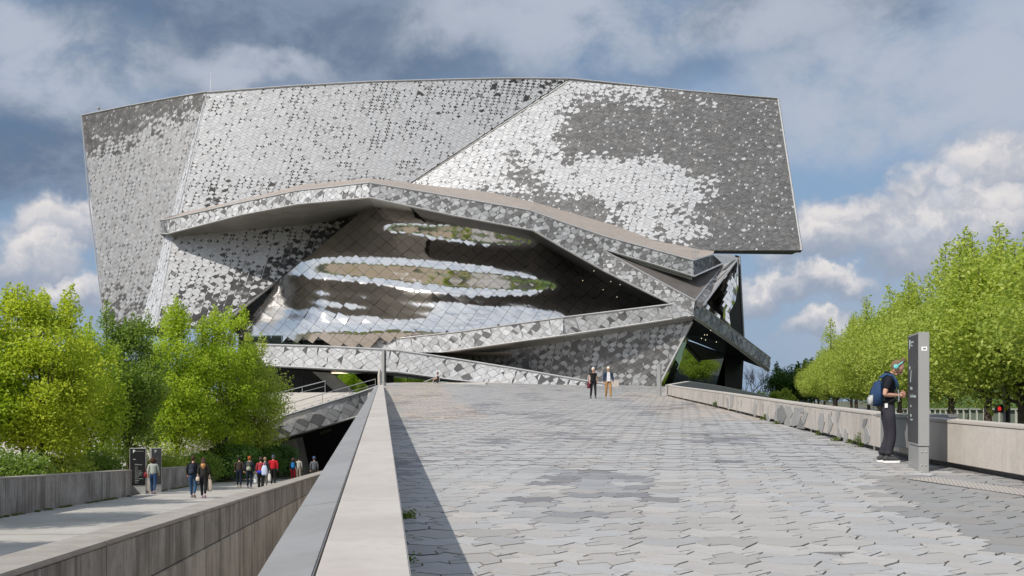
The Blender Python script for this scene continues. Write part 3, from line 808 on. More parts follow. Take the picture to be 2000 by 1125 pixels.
# sail underside + body behind
q = [hit(1566, 489, plD), hit(1375, 487, plD)]
mb = MB(); mb.prism([q[0], q[1], q[1]+Vector((0, 3.2, 0)), q[0]+Vector((-.2, 3.2, 0))], [q[0]+Vector((0, .3, .5)), q[1]+Vector((0, .3, .5)), q[1]+Vector((0, 3.2, .5)), q[0]+Vector((-.2, 3.2, .5))]); mb.obj('sail_underside', M['joint'], bld)
mb = MB()
tl = [hit(x, y, plA) for x, y in ((160, 226), (402, 181))]+[hit(x, y, plC) for x, y in TOPL[1:]]+[hit(x, y, plD) for x, y in DTOP[1:]]
for a, b in zip(tl, tl[1:]):
    mb.add([a, b, b+Vector((0, 26, -2)), a+Vector((0, 26, -2))], [(0, 1, 2, 3)])
mb.obj('roof', M['joint'], bld)
mb = MB(); mb.box(-36, 17, 128, 150, -9, 26); mb.obj('rear_block', M['joint'], bld)
mb = MB(); aa = hit(160, 226, plA); bb = hit(205, 640, plA); mb.add([aa, bb, bb+Vector((0, 24, 0)), aa+Vector((0, 24, 0))], [(0, 1, 2, 3)]); mb.obj('side_wall', M['joint'], bld)

# fascia bands -------------------------------------------------------
def band(top, bot, depths, cell, tonef, name='fascia', keep=False, trim=True, split=False, rotd=None, back=0.5, trimr=0.09, relief=0.04):
    for i in range(len(top)-1):
        pl = plane3((*top[i], depths[i]), (*top[i+1], depths[i+1]), (*bot[i], depths[i]))
        u = P(*top[i+1], depths[i+1])-P(*top[i], depths[i])
        cladding(bld, name, [top[i], top[i+1], bot[i+1], bot[i]], pl, cell, tonef, rotd=0 if rotd is None else rotd, keep=keep, uax=u, split=split, back=back, relief=relief, tilt=0.06, gap=0.95)
    if trim:
        for ln, rr in ((top, trimr), (bot, trimr*1.1)):
            mb = MB(); mb.tube([P(x, y, d)+Vector((0, -0.03, 0)) for (x, y), d in zip(ln, depths)], rr, 4); mb.obj('edge_trim', M['trim'], bld)
def toneE(dk, lt=0.62, dv=0.12):
    def f(px, py, kind):
        r = rn(); b = dk+0.3*nz(px, py, 25, 4)
        if r < b*0.6: return greys(dv, 0.03, .02)
        if r < b: return greys(0.24, 0.04, .01)
        return greys(lt*random.choice((1, 1, .85, .72)), 0.03)
    return f
big = (0.80, 0.52)
# E left, with end cap
band([(327, 429), (470, 396), (580, 373), (722, 357)], [(328, 457), (472, 420), (582, 399), (722, 386)], [110, 106, 103, 99], big, toneE(0.20, 0.74, 0.16))
band([(312, 430), (327, 429)], [(313, 456), (328, 457)], [114, 110], big, toneE(0.4, 0.5, 0.16))
# E right before fork
band([(722, 357), (880, 384), (1034, 411), (1098, 434), (1178, 461)], [(722, 386), (880, 420), (1041, 450), (1098, 483), (1178, 528)], [99, 99.3, 99.6, 99.8, 100], big, toneE(0.50, 0.56, 0.17))
# upper fork
band([(1178, 461), (1270, 486), (1354, 509)], [(1178, 487), (1270, 514), (1355, 540)], [100, 100.2, 100.4], big, toneE(0.50, 0.54, 0.17))
band([(1354, 509), (1392, 497)], [(1355, 540), (1413, 514)], [100.4, 105], big, toneE(0.5, 0.34, 0.12))
# lower fork
band([(1178, 489), (1270, 540), (1357, 587)], [(1178, 528), (1270, 574), (1354, 614)], [100, 99, 98], big, toneE(0.45, 0.56, 0.18))
# diagonal right band
band([(1358, 586), (1411, 518)], [(1374, 596), (1441, 505)], [98, 108], big, toneE(0.55, 0.36, 0.14))
mb = MB(); mb.prism([P(1358, 586, 98.2), P(1411, 518, 108), P(1441, 502, 108.4), P(1374, 596, 98.6)], [P(1358, 586, 98.2)+Vector((0, 1.5, 0)), P(1411, 518, 108)+Vector((0, 1.5, 0)), P(1441, 502, 108.4)+Vector((0, 1.5, 0)), P(1374, 596, 98.6)+Vector((0, 1.5, 0))]); mb.obj('diagonal_beam', M['trim'], bld)
mb = MB(); mb.poly([P(1392, 497, 105), P(1430, 497, 108), P(1441, 505, 108), P(1413, 516, 105.5)]); mb.obj('fascia_return', M['trim'], bld)
# canopy I
band([(1357, 587), (1430, 642), (1505, 699)], [(1354, 616), (1430, 668), (1503, 722)], [98, 104, 110], (1.0, .8), toneE(0.35, 0.40, 0.22), trimr=0.08)
# J
band([(1313, 594), (1100, 620), (900, 648), (780, 661), (646, 676)], [(1354, 617), (1100, 655), (900, 683), (780, 700), (646, 716)], [98.2, 100, 102.5, 104.5, 107], (1.05, .72), toneE(0.10, 0.66, 0.14), keep=True, split=True, relief=0.03)
band([(1313, 594), (1354, 614.5)], [(1313, 623), (1354, 617)], [98.2, 98.05], (1.0, .8), toneE(0.13, 0.58, 0.12), trim=False)
# K
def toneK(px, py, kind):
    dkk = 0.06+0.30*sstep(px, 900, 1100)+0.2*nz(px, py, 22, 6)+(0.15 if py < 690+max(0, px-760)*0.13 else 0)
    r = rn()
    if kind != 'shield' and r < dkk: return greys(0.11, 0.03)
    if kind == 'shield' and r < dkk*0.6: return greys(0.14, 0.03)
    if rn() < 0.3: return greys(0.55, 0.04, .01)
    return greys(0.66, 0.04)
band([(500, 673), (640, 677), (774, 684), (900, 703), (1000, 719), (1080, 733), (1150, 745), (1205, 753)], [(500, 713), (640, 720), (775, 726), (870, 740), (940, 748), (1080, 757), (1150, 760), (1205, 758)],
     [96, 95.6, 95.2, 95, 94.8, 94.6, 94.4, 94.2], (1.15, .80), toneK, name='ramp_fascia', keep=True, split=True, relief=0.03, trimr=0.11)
# L
plL = plane3((1285, 757, 101.5), (1350, 629, 99.2), (900, 705, 106.0))
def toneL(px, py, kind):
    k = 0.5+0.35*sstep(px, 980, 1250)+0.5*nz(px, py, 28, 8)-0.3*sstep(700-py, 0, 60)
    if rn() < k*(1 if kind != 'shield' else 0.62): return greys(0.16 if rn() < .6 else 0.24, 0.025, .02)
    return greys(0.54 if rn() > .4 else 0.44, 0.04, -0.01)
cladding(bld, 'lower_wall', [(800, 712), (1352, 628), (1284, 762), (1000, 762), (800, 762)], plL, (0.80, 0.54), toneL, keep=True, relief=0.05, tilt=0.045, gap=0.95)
edge_tube([(1352, 628), (1284, 760)], plL, 0.13)
# ribbed soffit strip beneath J
mb = MB()
ja = [P(1354, 618, 98.2), P(1100, 656, 100.2), P(900, 684, 102.7), P(800, 700, 104.4)]
jb = [hit(1350, 626, plL), hit(1100, 667, plL), hit(900, 697, plL), hit(810, 711, plL)]
for a, b, c, d in zip(ja, ja[1:], jb[1:], jb): mb.poly([a, b, c, d])
sf = mb.obj('soffit', M['soffit'], bld)
mb = MB()
for k in range(150):
    f = k/150*3; i = int(f); f -= i
    a = ja[i].lerp(ja[i+1], f); b = jb[i].lerp(jb[i+1], f); e = (ja[i+1]-ja[i]).normalized()*0.06; dn = Vector((0, 0, -0.09))
    mb.add([a-e, a+e, b+e, b-e, a-e+dn, a+e+dn, b+e+dn, b-e+dn], [(4, 5, 6, 7), (0, 4, 7, 3), (1, 2, 6, 5), (0, 1, 5, 4)])
tagk(mb.obj('soffit_rib', M['soffit'], bld), 'stuff')

# terrace floor and soffits
tf = MB()
front = [P(314, 429, 113.8), P(327, 428, 110), P(470, 395, 106), P(580, 372, 103), P(722, 356, 99), P(880, 383, 99.3), P(1034, 410, 99.6), P(1098, 433, 99.8), P(1178, 460, 100), P(1270, 485, 100.2), P(1354, 508, 100.4), P(1392, 496.5, 105)]
backp = [hit(330, 424, plC), hit(360, 414, plC), hit(470, 391, plC), hit(588, 361, plC), hit(722, 348, plC), hit(830, 361, plD), hit(960, 376, plD), hit(1048, 396, plD), hit(1200, 440, plD), hit(1280, 470, plD), hit(1372, 488, plD), hit(1395, 490, plD)]
for i in range(len(front)-1):
    tf.add([front[i], front[i+1], backp[i+1], backp[i]], [(0, 1, 2), (0, 2, 3)])
tf.obj('terrace_floor', M['roofpave'], bld)
sfm = MB()
fb = [P(328, 457.5, 110), P(472, 420.5, 106), P(582, 399.5, 103), P(722, 386.5, 99), P(800, 403, 99.1)]
bb2 = [hit(343, 462, plC), hit(480, 448, plC), hit(610, 438, plC), hit(735, 410, plC), hit(812, 420, plC)]
for i in range(4): sfm.add([fb[i], fb[i+1], bb2[i+1], bb2[i]], [(0, 1, 2, 3)])
sfm.obj('soffit', M['soffit'], bld)
mb = MB()
for k in range(200):
    f = k/200*4; i = int(f); f -= i
    a = fb[i].lerp(fb[i+1], f); b = bb2[i].lerp(bb2[i+1], f); e = Vector((0.04, 0, 0)); dn = Vector((0, 0, -0.05))
    mb.add([a-e, a+e, b+e, b-e, a-e+dn, a+e+dn, b+e+dn, b-e+dn], [(4, 5, 6, 7), (0, 4, 7, 3), (1, 2, 6, 5)])
tagk(mb.obj('soffit_rib', M['soffit'], bld), 'stuff')
# dark deep soffit over the mirror
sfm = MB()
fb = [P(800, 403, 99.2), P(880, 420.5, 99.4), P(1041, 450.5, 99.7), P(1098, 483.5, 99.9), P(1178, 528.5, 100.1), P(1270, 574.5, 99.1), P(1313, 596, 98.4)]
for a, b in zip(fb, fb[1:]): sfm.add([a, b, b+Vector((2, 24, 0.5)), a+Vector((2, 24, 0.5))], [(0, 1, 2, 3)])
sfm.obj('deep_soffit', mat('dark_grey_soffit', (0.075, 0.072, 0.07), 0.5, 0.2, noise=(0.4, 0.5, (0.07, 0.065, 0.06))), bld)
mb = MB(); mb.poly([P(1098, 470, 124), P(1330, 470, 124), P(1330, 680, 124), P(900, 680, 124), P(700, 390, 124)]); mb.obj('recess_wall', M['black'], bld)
# lamps twinkling in the dark recess
mb = MB()
for (x, y) in ((1193, 550), (1178, 566), (1211, 556), (1205, 580), (1138, 548), (1160, 529), (1163, 503), (1090, 470), (1245, 420-0)) [:8]: mb.ball(P(x, y, 99.0), 0.032, 5, 4)
for (x, y, d) in ((1376, 654, 101), (1381, 654, 101), (1370, 661, 100.5), (1378, 664, 101), (1399, 668, 103), (1388, 645, 101)): mb.ball(P(x, y, d-1.4), 0.035, 5, 4)
tagk(mb.obj('spotlight', M['lamp'], bld), 'stuff')
# lower terrace roof between the forks
mb = MB(); mb.add([P(1178, 488, 100.3), P(1357, 586.5, 98.2), P(1412, 517, 107.5), P(1413, 513, 107.6), P(1355, 541, 103)], [(0, 1, 4), (1, 2, 4), (2, 3, 4)]); mb.obj('lower_roof', M['roofshade'], bld)
mb = MB()
ua, ub = P(1185, 490, 100.6), P(1354, 541, 101)
mb.add([P(1178, 487.5, 100.4), P(1355, 540.5, 100.8), P(1355, 546, 103.5), P(1230, 514, 103.5)], [(0, 1, 2, 3)]); mb.obj('soffit', M['soffit'], bld)
mb = MB()
for k in range(46):
    a = P(1200, 494, 100.5).lerp(P(1354, 541, 100.9), k/46); e = Vector((0.07, 0, 0.0))
    mb.add([a-e, a+e, a+e+Vector((0, 0.1, -.35)), a-e+Vector((0, .1, -.35))], [(0, 1, 2, 3)])
tagk(mb.obj('soffit_rib', M['trim'], bld), 'stuff')
# dark wall behind small bulge
mb = MB(); mb.prism([P(1436, 498, 112), P(1444, 500, 112), P(1453, 660, 112), P(1400, 640, 112)], [P(1436, 498, 114), P(1444, 500, 114), P(1453, 660, 114), P(1400, 640, 114)]); mb.obj('side_wall', M['black'], bld)
mb = MB(); mb.tube([P(1444.5, 500, 111.8), P(1453, 660, 111.8)], 0.10, 4); mb.obj('edge_trim', M['shard'], bld)
# soffit of right canopy, glass, column
mb = MB(); mb.add([P(1354, 618, 98.3), P(1430, 670, 104.2), P(1503, 724, 110.2), P(1455, 706, 112), P(1416, 691.5, 111), P(1300, 645, 102.8)], [(0, 1, 5), (1, 4, 5), (1, 2, 4), (2, 3, 4)]); mb.obj('soffit', M['black'], bld)
mb = MB(); mb.tube([P(1356, 620, 98.5), P(1430, 671, 104.4), P(1500, 724, 110.2)], 0.22, 4); mb.obj('edge_trim', M['soffit'], bld)
plG = plane3((1343, 665, 103.5), (1416, 691, 110.8), (1416, 762, 112.2))
mb = MB(); pp = [P(1290, 652, 105), P(1345, 652, 105), P(1345, 766, 105), P(1280, 766, 105)]; mb.prism(pp, [p+Vector((0, .05, 0)) for p in pp]); mb.obj('window_pane', M['glassG'], bld)
gl = [(1343, 665, 102), (1361, 671, 104.4), (1379, 678, 106.8), (1397, 684, 109), (1416, 691, 111)]
gb = [(1309, 762, 100), (1336, 762, 103), (1362, 762, 106), (1389, 762, 108.5), (1416, 762, 111)]
for a, b, c, d in zip(gl, gl[1:], gb[1:], gb):
    mb = MB(); pp = [hit(*q_[:2], plG) for q_ in (a, b, c, d)]; nn_ = plG[1]*-0.04
    mb.prism(pp, [p+nn_ for p in pp]); mb.obj('window_pane', M['glassG'], bld)
mb = MB(); mb.prism([P(1416, 680, 110.8), P(1453, 697, 112), P(1449, 768, 112), P(1416, 768, 110.8)], [P(1416, 680, 113), P(1453, 697, 114), P(1449, 768, 114), P(1416, 768, 113)]); mb.obj('black_column', M['black'], bld)

mb = MB(); mb.poly([(-30, 96.4, 5.9), (0, 96.4, 5.9), (0, 109, 5.9), (-30, 109, 5.9)]); mb.obj('reflection_floor', M['roofpave'], bld)  # unseen beige floor, added for the lower edge of the mirror to reflect
# glass strip under mirror
random.seed(5)
for i in range(14):
    x0, x1 = 488+i*21, 488+(i+1)*21-1.2
    mb = MB(); d = 107.5; pp = [P(x0, 655, d), P(x1, 655, d), P(x1, 684, d), P(x0, 684, d)]
    mb.prism(pp, [p+Vector((0, .05, 0)) for p in pp]); mb.obj('window_pane', M['glass' if i % 4 else 'glassG'], bld)
# recess under K
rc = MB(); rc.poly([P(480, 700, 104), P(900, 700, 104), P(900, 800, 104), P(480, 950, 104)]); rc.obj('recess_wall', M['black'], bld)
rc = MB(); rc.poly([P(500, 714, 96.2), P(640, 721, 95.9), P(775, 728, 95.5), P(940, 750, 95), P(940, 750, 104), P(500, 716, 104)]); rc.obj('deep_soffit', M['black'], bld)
for i in range(5):
    x0, x1 = 769+i*27, 769+(i+1)*27-1
    mb = MB(); d = 99; pp = [P(x0, 722, d), P(x1, 722, d), P(x1, 768, d), P(x0, 768, d)]
    mb.prism(pp, [p+Vector((0, .05, 0)) for p in pp]); mb.obj('window_pane', M['glassG'], bld)
mb = MB(); d = 100; mb.prism([P(610, 726, d), P(646, 728, d), P(700, 770, d), P(660, 770, d)], [P(610, 726, d+1.5), P(646, 728, d+1.5), P(700, 770, d+1.5), P(660, 770, d+1.5)]); mb.obj('stair_flight', M['soffit'], bld)
mb = MB(); pp = [P(647, 728, 99.8), P(690, 729, 99.8), P(735, 768, 99.8), P(700, 770, 99.8)]; mb.prism(pp, [p+Vector((0, .05, 0)) for p in pp]); mb.obj('window_pane', M['glassG'], bld)
mb = MB(); mb.box(-.01, 2.4, -.1, .1, -.04, .04); o = mb.obj('ceiling_light', M['lamp'], bld); o.location = P(648, 728.5, 99.5)
for i in range(7):
    mb = MB(); x = 566+i*26; mb.tube([P(x, 735, 101), P(x, 790, 101)], 0.07, 4); mb.obj('mullion', M['darkmetal'], bld)

# stairs -------------------------------------------------------------
st_ = empty('staircase', P(650, 800, 82), 'pale stone flight descending left behind the parapet with steel handrails', 'staircase')
def stz(y): return 1.86+(y-79.0)*0.572 if y < 79 else 1.86
def stx(y): return -10.7+(y-79.6)*1.66 if y < 79.6 else -10.7
y_ = 64.0
while y_ < 79.0:
    y2 = y_+0.34; z = stz(y2)-0.02
    mb = MB(); mb.prism([(-38, y_, z-.6), (stx(y_)-.12, y_, z-.6), (stx(y2)-.12, y2, z-.6), (-38, y2, z-.6)], [(-38, y_, z), (stx(y_)-.12, y_, z), (stx(y2)-.12, y2, z), (-38, y2, z)])
    mb.obj('step', M['stair'], st_); y_ = y2
mb = MB(); mb.box(-38, -10.8, 79.0, 95, 1.2, 1.85); mb.obj('landing', M['stair'], st_)
Qt, Qb = [(744, 752), (700, 768), (560, 811), (420, 870)], [(744, 800), (700, 813), (540, 858), (420, 905)]
dq = [79.6, 78.6, 75.6, 72.6]
def toneQ(px, py, kind):
    r = rn()
    if r < 0.10+0.25*sstep(640-px, 0, 80): return greys(0.10 if rn() < .6 else .2, 0.03)
    return greys(random.choice((0.42, 0.48, 0.53)), 0.03)
_b = bld; bld = st_
band(Qt, Qb, dq, (1.35, 1.05), toneQ, name='stair_fascia', keep=True, split=True, relief=0.03, trimr=0.09)
bld = _b
mb = MB(); mb.poly([P(744, 800, 79.7), P(700, 813, 78.7), P(540, 858, 75.7), P(420, 905, 72.7), P(420, 905, 84), P(744, 800, 91)]); mb.obj('soffit', M['soffit'], st_)
def rail(parent, pts, h, r=0.035, step=1.0, lower=True, m='steel'):
    pts = [Vector(p) for p in pts]
    mb = MB(); mb.tube([p+Vector((0, 0, h)) for p in pts], r, 6); mb.obj('handrail', M[m], parent)
    if lower:
        mb = MB(); mb.tube([p+Vector((0, 0, h*0.55)) for p in pts], r*0.5, 5); mb.obj('mid_rail', M[m], parent)
    for a, b in zip(pts, pts[1:]):
        n = max(1, round((b-a).length/step))
        for i in range(n):
            p = a.lerp(b, i/n); mb = MB(); mb.tube([p, p+Vector((0, 0, h))], r*0.7, 5); mb.obj('post', M[m], parent)
rail(st_, [Vector((stx(79.5)-.3, 79.5, 2.0)), Vector((stx(76)-.3, 76, stz(76))), Vector((stx(70)-.3, 70, stz(70)))], 0.95, 0.035, 2.2)
rail(st_, [Vector((stx(79.5)-4.6, 80.5, 1.86)), Vector((stx(76)-3.6, 76.4, stz(76.4))), Vector((stx(70)-3.6, 70, stz(70)))], 0.95, 0.035, 2.2)
# terrace balustrade, thin
tr = [front[1], front[2], front[3], front[4]]
rail(bld, [p+Vector((.1, .5, 0)) for p in tr], 1.15, 0.022, 2.4, False, 'shard')
rail(bld, [hit(588, 359, plC)-Vector((0, .6, 0)), hit(724, 346, plC)-Vector((0, .6, 0)), hit(962, 378, plD)-Vector((0, .6, 0))], 1.0, 0.022, 2.4, False, 'shard')
rail(bld, [P(1350, 503, 101.5), P(1366, 503, 103.5)], 1.1, 0.03, 0.4, True, 'steel')
# antenna and roof camera
mb = MB(); mb.tube([hit(407, 181, plC)+Vector((0, 1, -.3)), hit(407, 136, plC)+Vector((0, 1, 0))], [0.05, 0.025], 5); mb.obj('antenna', M['steel'], bld)
mb = MB(); c = hit(192, 219, plA)+Vector((0, .5, 0)); mb.tube([c, c+Vector((0, 0, .6))], 0.04, 5); mb.ball(c+Vector((-.15, 0, .65)), 0.2, 8, 6); mb.obj('roof_camera', M['steel'], bld)

# entrance under the stair -----------------------------------------------
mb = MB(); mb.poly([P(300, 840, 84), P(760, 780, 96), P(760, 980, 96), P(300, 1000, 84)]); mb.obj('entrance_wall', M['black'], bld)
mb = MB(); zz = path_z(76)-0.2
for (xa, xb, xc, xd, d) in ((548, 575, 600, 560, 79),):
    pp = [P(545, 866, d), P(578, 856, d), P(594, 930, d), P(545, 930, d)]; mb.prism(pp, [p+Vector((0, 2.5, 0)) for p in pp])
mb.obj('slanted_pier', M['soffit'], bld)
mb = MB(); pp = [P(625, 842, 88), P(648, 836, 88), P(646, 852, 88), P(628, 856, 88)]; mb.prism(pp, [p+Vector((0, .05, 0)) for p in pp]); mb.obj('window_pane', M['glassG'], bld)

# ------------------------------------------------------------------ mirrored swelling
def theta(y, x):
    """tilt of the surface (deg, + faces up) against image row at x~800"""
    ks = [(380, 50), (418, 42), (432, 6), (440, -9), (462, -13), (472, 5), (480, 30), (498, 36), (508, 12), (518, 6), (526, -10), (552, -14), (560, 3), (570, 14), (582, 30), (592, 22), (606, 16), (628, 20), (640, 10), (646, 0), (652, -16), (672, -30), (700, -36)]
    for (a, ta), (b, tb) in zip(ks, ks[1:]):
        if a <= y <= b:
            f = (y-a)/(b-a); f = f*f*(3-2*f); return ta+(tb-ta)*f
    return ks[0][1] if y < 380 else ks[-1][1]
GX = np.arange(400, 1361, 8.0); GY = np.arange(380, 712, 2.0)
DEP = np.zeros((len(GX), len(GY)))
for i, gx in enumerate(GX):
    rt = sstep(gx, 1040, 1200); lf = sstep(640-gx, 0, 160)
    d = 0.0; acc_ = 0
    for j in range(len(GY)-1, -1, -1):
        y = GY[j]
        ye = y - (gx-850)*0.055 + 10*math.sin(gx/120.0)*sstep(640-y, 0, 60) if y < 650 else y-(gx-850)*(-0.02)
        ye = y - (gx-850)*0.05*sstep(665-y, 0, 120) + 5*math.sin(gx/95.0)*sstep(640-y, 0, 80)
        sq = 1+min(3.0, 0.75*((gx-860)/250.0)**2)
        if ye < 490:
            yc = 452; sq2 = 1+min(3.0, 0.9*((gx-930)/170.0)**2); ye = min(490, max(405, yc+(ye-yc)*sq2))
        elif ye < 577: ye = min(580, max(490, 535+(ye-535)*sq))
        elif ye < 640: ye = 640-(640-ye)*(1-0.35*min(1, max(0, (900-gx)/300.0)))
        th = theta(ye, gx)
        upl = sstep(780-gx, 0, 120)*sstep(560-y, 0, 40)*sstep(y, 0, 1)
        if ye < 500: th = th*(1-upl)+44*upl
        lowl = sstep(900-gx, 0, 160)*sstep(ye, 566, 580)*sstep(636-ye, 0, 14)
        th = th*(1-lowl)+37*lowl
        th = th*(1-0.5*lf)+lf*20 + 30*rt*sstep(610-y, 0, 50)
        th += 5.5*math.sin(ye*2*math.pi/14.0+3*mn.noise(Vector((gx/120.0, 3, ye/60.0))))
        th += (6+8*sstep(860-gx, 0, 240)+8*sstep(gx, 930, 1120))*mn.noise(Vector((gx/120.0, y/26.0, 2)))+3*mn.noise(Vector((gx/38.0, y/14.0, 7)))
        acc_ += math.tan(R(max(-45, min(52, th))))*2.0*105/F
        DEP[i, j] = acc_
    # bottom fixed at z row; shift so that row 640 sits at depth 105
    j0 = int((650-380)/2); DEP[i] -= DEP[i, j0]
    DEP[i] += 104.2+9.0*sstep(650-gx, 0, 220)**1.0*0.9+2.5*sstep(gx, 900, 1350)
def dep(x, y):
    fx = min(max((x-400)/8.0, 0), len(GX)-1.001); fy = min(max((y-380)/2.0, 0), len(GY)-1.001)
    i, j = int(fx), int(fy); a, b = fx-i, fy-j
    return (DEP[i, j]*(1-a)*(1-b)+DEP[i+1, j]*a*(1-b)+DEP[i, j+1]*(1-a)*b+DEP[i+1, j+1]*a*b)
REG = ccw([(425, 640), (560, 528), (735, 400), (800, 395), (900, 412), (1041, 440), (1120, 480), (1320, 596), (1300, 602), (900, 655), (700, 676), (488, 668)])
REG = [(425, 640), (560, 528), (735, 400), (800, 395), (900, 412), (1041, 440), (1120, 480), (1320, 596), (900, 656), (700, 672), (488, 668)]
def inside(p, poly):
    x, y = p; c = False; n = len(poly)
    for i in range(n):
        (x0, y0), (x1, y1) = poly[i], poly[(i+1) % n]
        if (y0 > y) != (y1 > y) and x < (x1-x0)*(y-y0)/(y1-y0)+x0: c = not c
    return c
swell = MB(); 
mir = []
U, V_ = (29.0, 3.0), (0, 0)
ax_, ay_ = (15.0, 12.5), (15.0, -12.5)
random.seed(12)
for i in range(-30, 90):
    for j in range(-60, 60):
        o = (500+ax_[0]*i+ay_[0]*j, 560+ax_[1]*i+ay_[1]*j)
        def warp(q):
            x, y = q
            k = sstep(y, 560, 640)*0.9
            return (x+ (y-560)*0.35*k, y-2*k)
        cx, cy = warp((o[0]+(ax_[0]+ay_[0])/2, o[1]))
        if not inside((cx, cy), REG): continue
        n_ = 4; vs = []
        ja_ = 0.0030 if (cx < 860 and 560 < cy < 640) else 0.0008
        ra, rb, rc_ = random.gauss(0, ja_), random.gauss(0, ja_), random.uniform(-.015, .015)
        pil = random.uniform(-0.006, 0.02)
        for a in range(n_+1):
            for b in range(n_+1):
                fa, fb2 = 0.012+0.976*a/n_, 0.012+0.976*b/n_
                x, y = warp((o[0]+ax_[0]*fa+ay_[0]*fb2, o[1]+ax_[1]*fa+ay_[1]*fb2))
                x = min(max(x, 405), 1350); y = min(max(y, 382), 708)
                shing = 0.018*(fa)                # lower edge stands proud
                vs.append(P(x, y, dep(x, y)+(x-cx)*ra+(y-cy)*rb+rc_-shing-pil*(1-(2*fa-1)**2)*(1-(2*fb2-1)**2)))
        mir.append((P(cx, cy, 100), vs, n_))
mpar = MB(); gxs = list(range(410, 1350, 20)); gys = list(range(384, 700, 8))
for a, b in zip(gxs, gxs[1:]):
    for c, d in zip(gys, gys[1:]):
        if all(inside(q, REG) for q in ((a, c), (b, c), (a, d), (b, d))):
            mpar.add([P(x, y, dep(x, y)+0.35) for x, y in ((a, c), (b, c), (b, d), (a, d))], [(0, 1, 2, 3)])
shell = mpar.obj('mirror_shell', M['joint'], bld)
mir.sort(key=lambda m: abs(m[0].x+6)+abs(m[0].z-12)*1.0)
restm = MB()
for k, (c, vs, n_) in enumerate(mir):
    fs = [(a*(n_+1)+b, (a+1)*(n_+1)+b, (a+1)*(n_+1)+b+1, a*(n_+1)+b+1) for a in range(n_) for b in range(n_)]
    if k < 298:
        mb = MB(); mb.add(vs, fs); mb.obj('mirror_panel', M['mirror'], shell, smooth=True)
    else: restm.add(vs, fs)
print('mirror panels', len(mir))
if restm.f: tagk(restm.obj('mirror_cladding', M['mirror'], shell, smooth=True), 'stuff')
# small right swelling
n_ = 12; gridv = []
outl = [(1376, 597, 1380, 597), (1396, 570, 1436, 655), (1420, 535, 1444, 640), (1440, 505, 1446, 560)]
rows = []
for s in range(13):
    f = s/12
    # from diagonal band edge outwards to the right silhouette
    lx, ly = 1372+(1441-1372)*f, 598+(503-598)*f
    pts_r = [(1428, 645), (1424, 612), (1436, 590), (1442, 560), (1442, 503)]
    g_ = f*4; i = min(3, int(g_)); g_ -= i
    rx_, ry_ = pts_r[i][0]+(pts_r[i+1][0]-pts_r[i][0])*g_, pts_r[i][1]+(pts_r[i+1][1]-pts_r[i][1])*g_
    rows.append([P(lx+(rx_-lx)*k/10, ly+(ry_-ly)*k/10, 110.2-0.8*math.sin(k/10*2.5)+0.22*math.sin(f*8+k*.3)+0.6*f) for k in range(11)])
sb_ = MB()
for a, b in zip(rows, rows[1:]):
    pass
small = empty('x', (0, 0, 0)); bpy.data.objects.remove(small)
base_s = MB()
for i in range(12):
    for k in range(10): base_s.add([rows[i][k]+Vector((0, .2, 0)), rows[i][k+1]+Vector((0, .2, 0)), rows[i+1][k+1]+Vector((0, .2, 0)), rows[i+1][k]+Vector((0, .2, 0))], [(0, 1, 2, 3)])
bs = base_s.obj('mirror_shell', M['joint'], bld)
allp = MB()
for i in range(12):
    for k in range(10):
        r1, r2 = random.gauss(0, .03), random.gauss(0, .03)
        c = (rows[i][k]+rows[i+1][k+1])/2
        q = [rows[i][k], rows[i][k+1], rows[i+1][k+1], rows[i+1][k]]
        q = [c+(p-c)*0.97+Vector((0, (p.x-c.x)*r1*3+(p.z-c.z)*r2*3, 0)) for p in q]; allp.add(q, [(0, 1, 2, 3)])
tagk(allp.obj('mirror_cladding', M['mirror'], bs, smooth=True), 'stuff')

# flush facade tiles: 300 largest become objects of their own
TILES.sort(key=lambda a: -a[0])
mbs = {f.name: m for f, m in PEND}
for k, (ar, fac, wp, p3, tone, n, u) in enumerate(TILES):
    if k < 298:
        me = bpy.data.meshes.new('facade_tile'); nv = len(p3)
        vs = [p-wp for p in p3]+[p-wp-n*0.03 for p in p3]
        me.from_pydata(vs, [], [tuple(range(nv))]+[(i, nv+i, nv+(i+1) % nv, (i+1) % nv) for i in range(nv)])
        me.materials.append(M['cladO'])
        o = bpy.data.objects.new('facade_tile', me); COL.objects.link(o); o.parent = fac; o.location = wp; o.color = (*tone, 1)
    else: mbs[fac.name].poly(p3, tone)
for fac, m_ in PEND:
    if m_.f: tagk(m_.obj('cladding', M['clad'], fac), 'stuff')
print('tiles', sum(len(m_.f) for f, m_ in PEND))

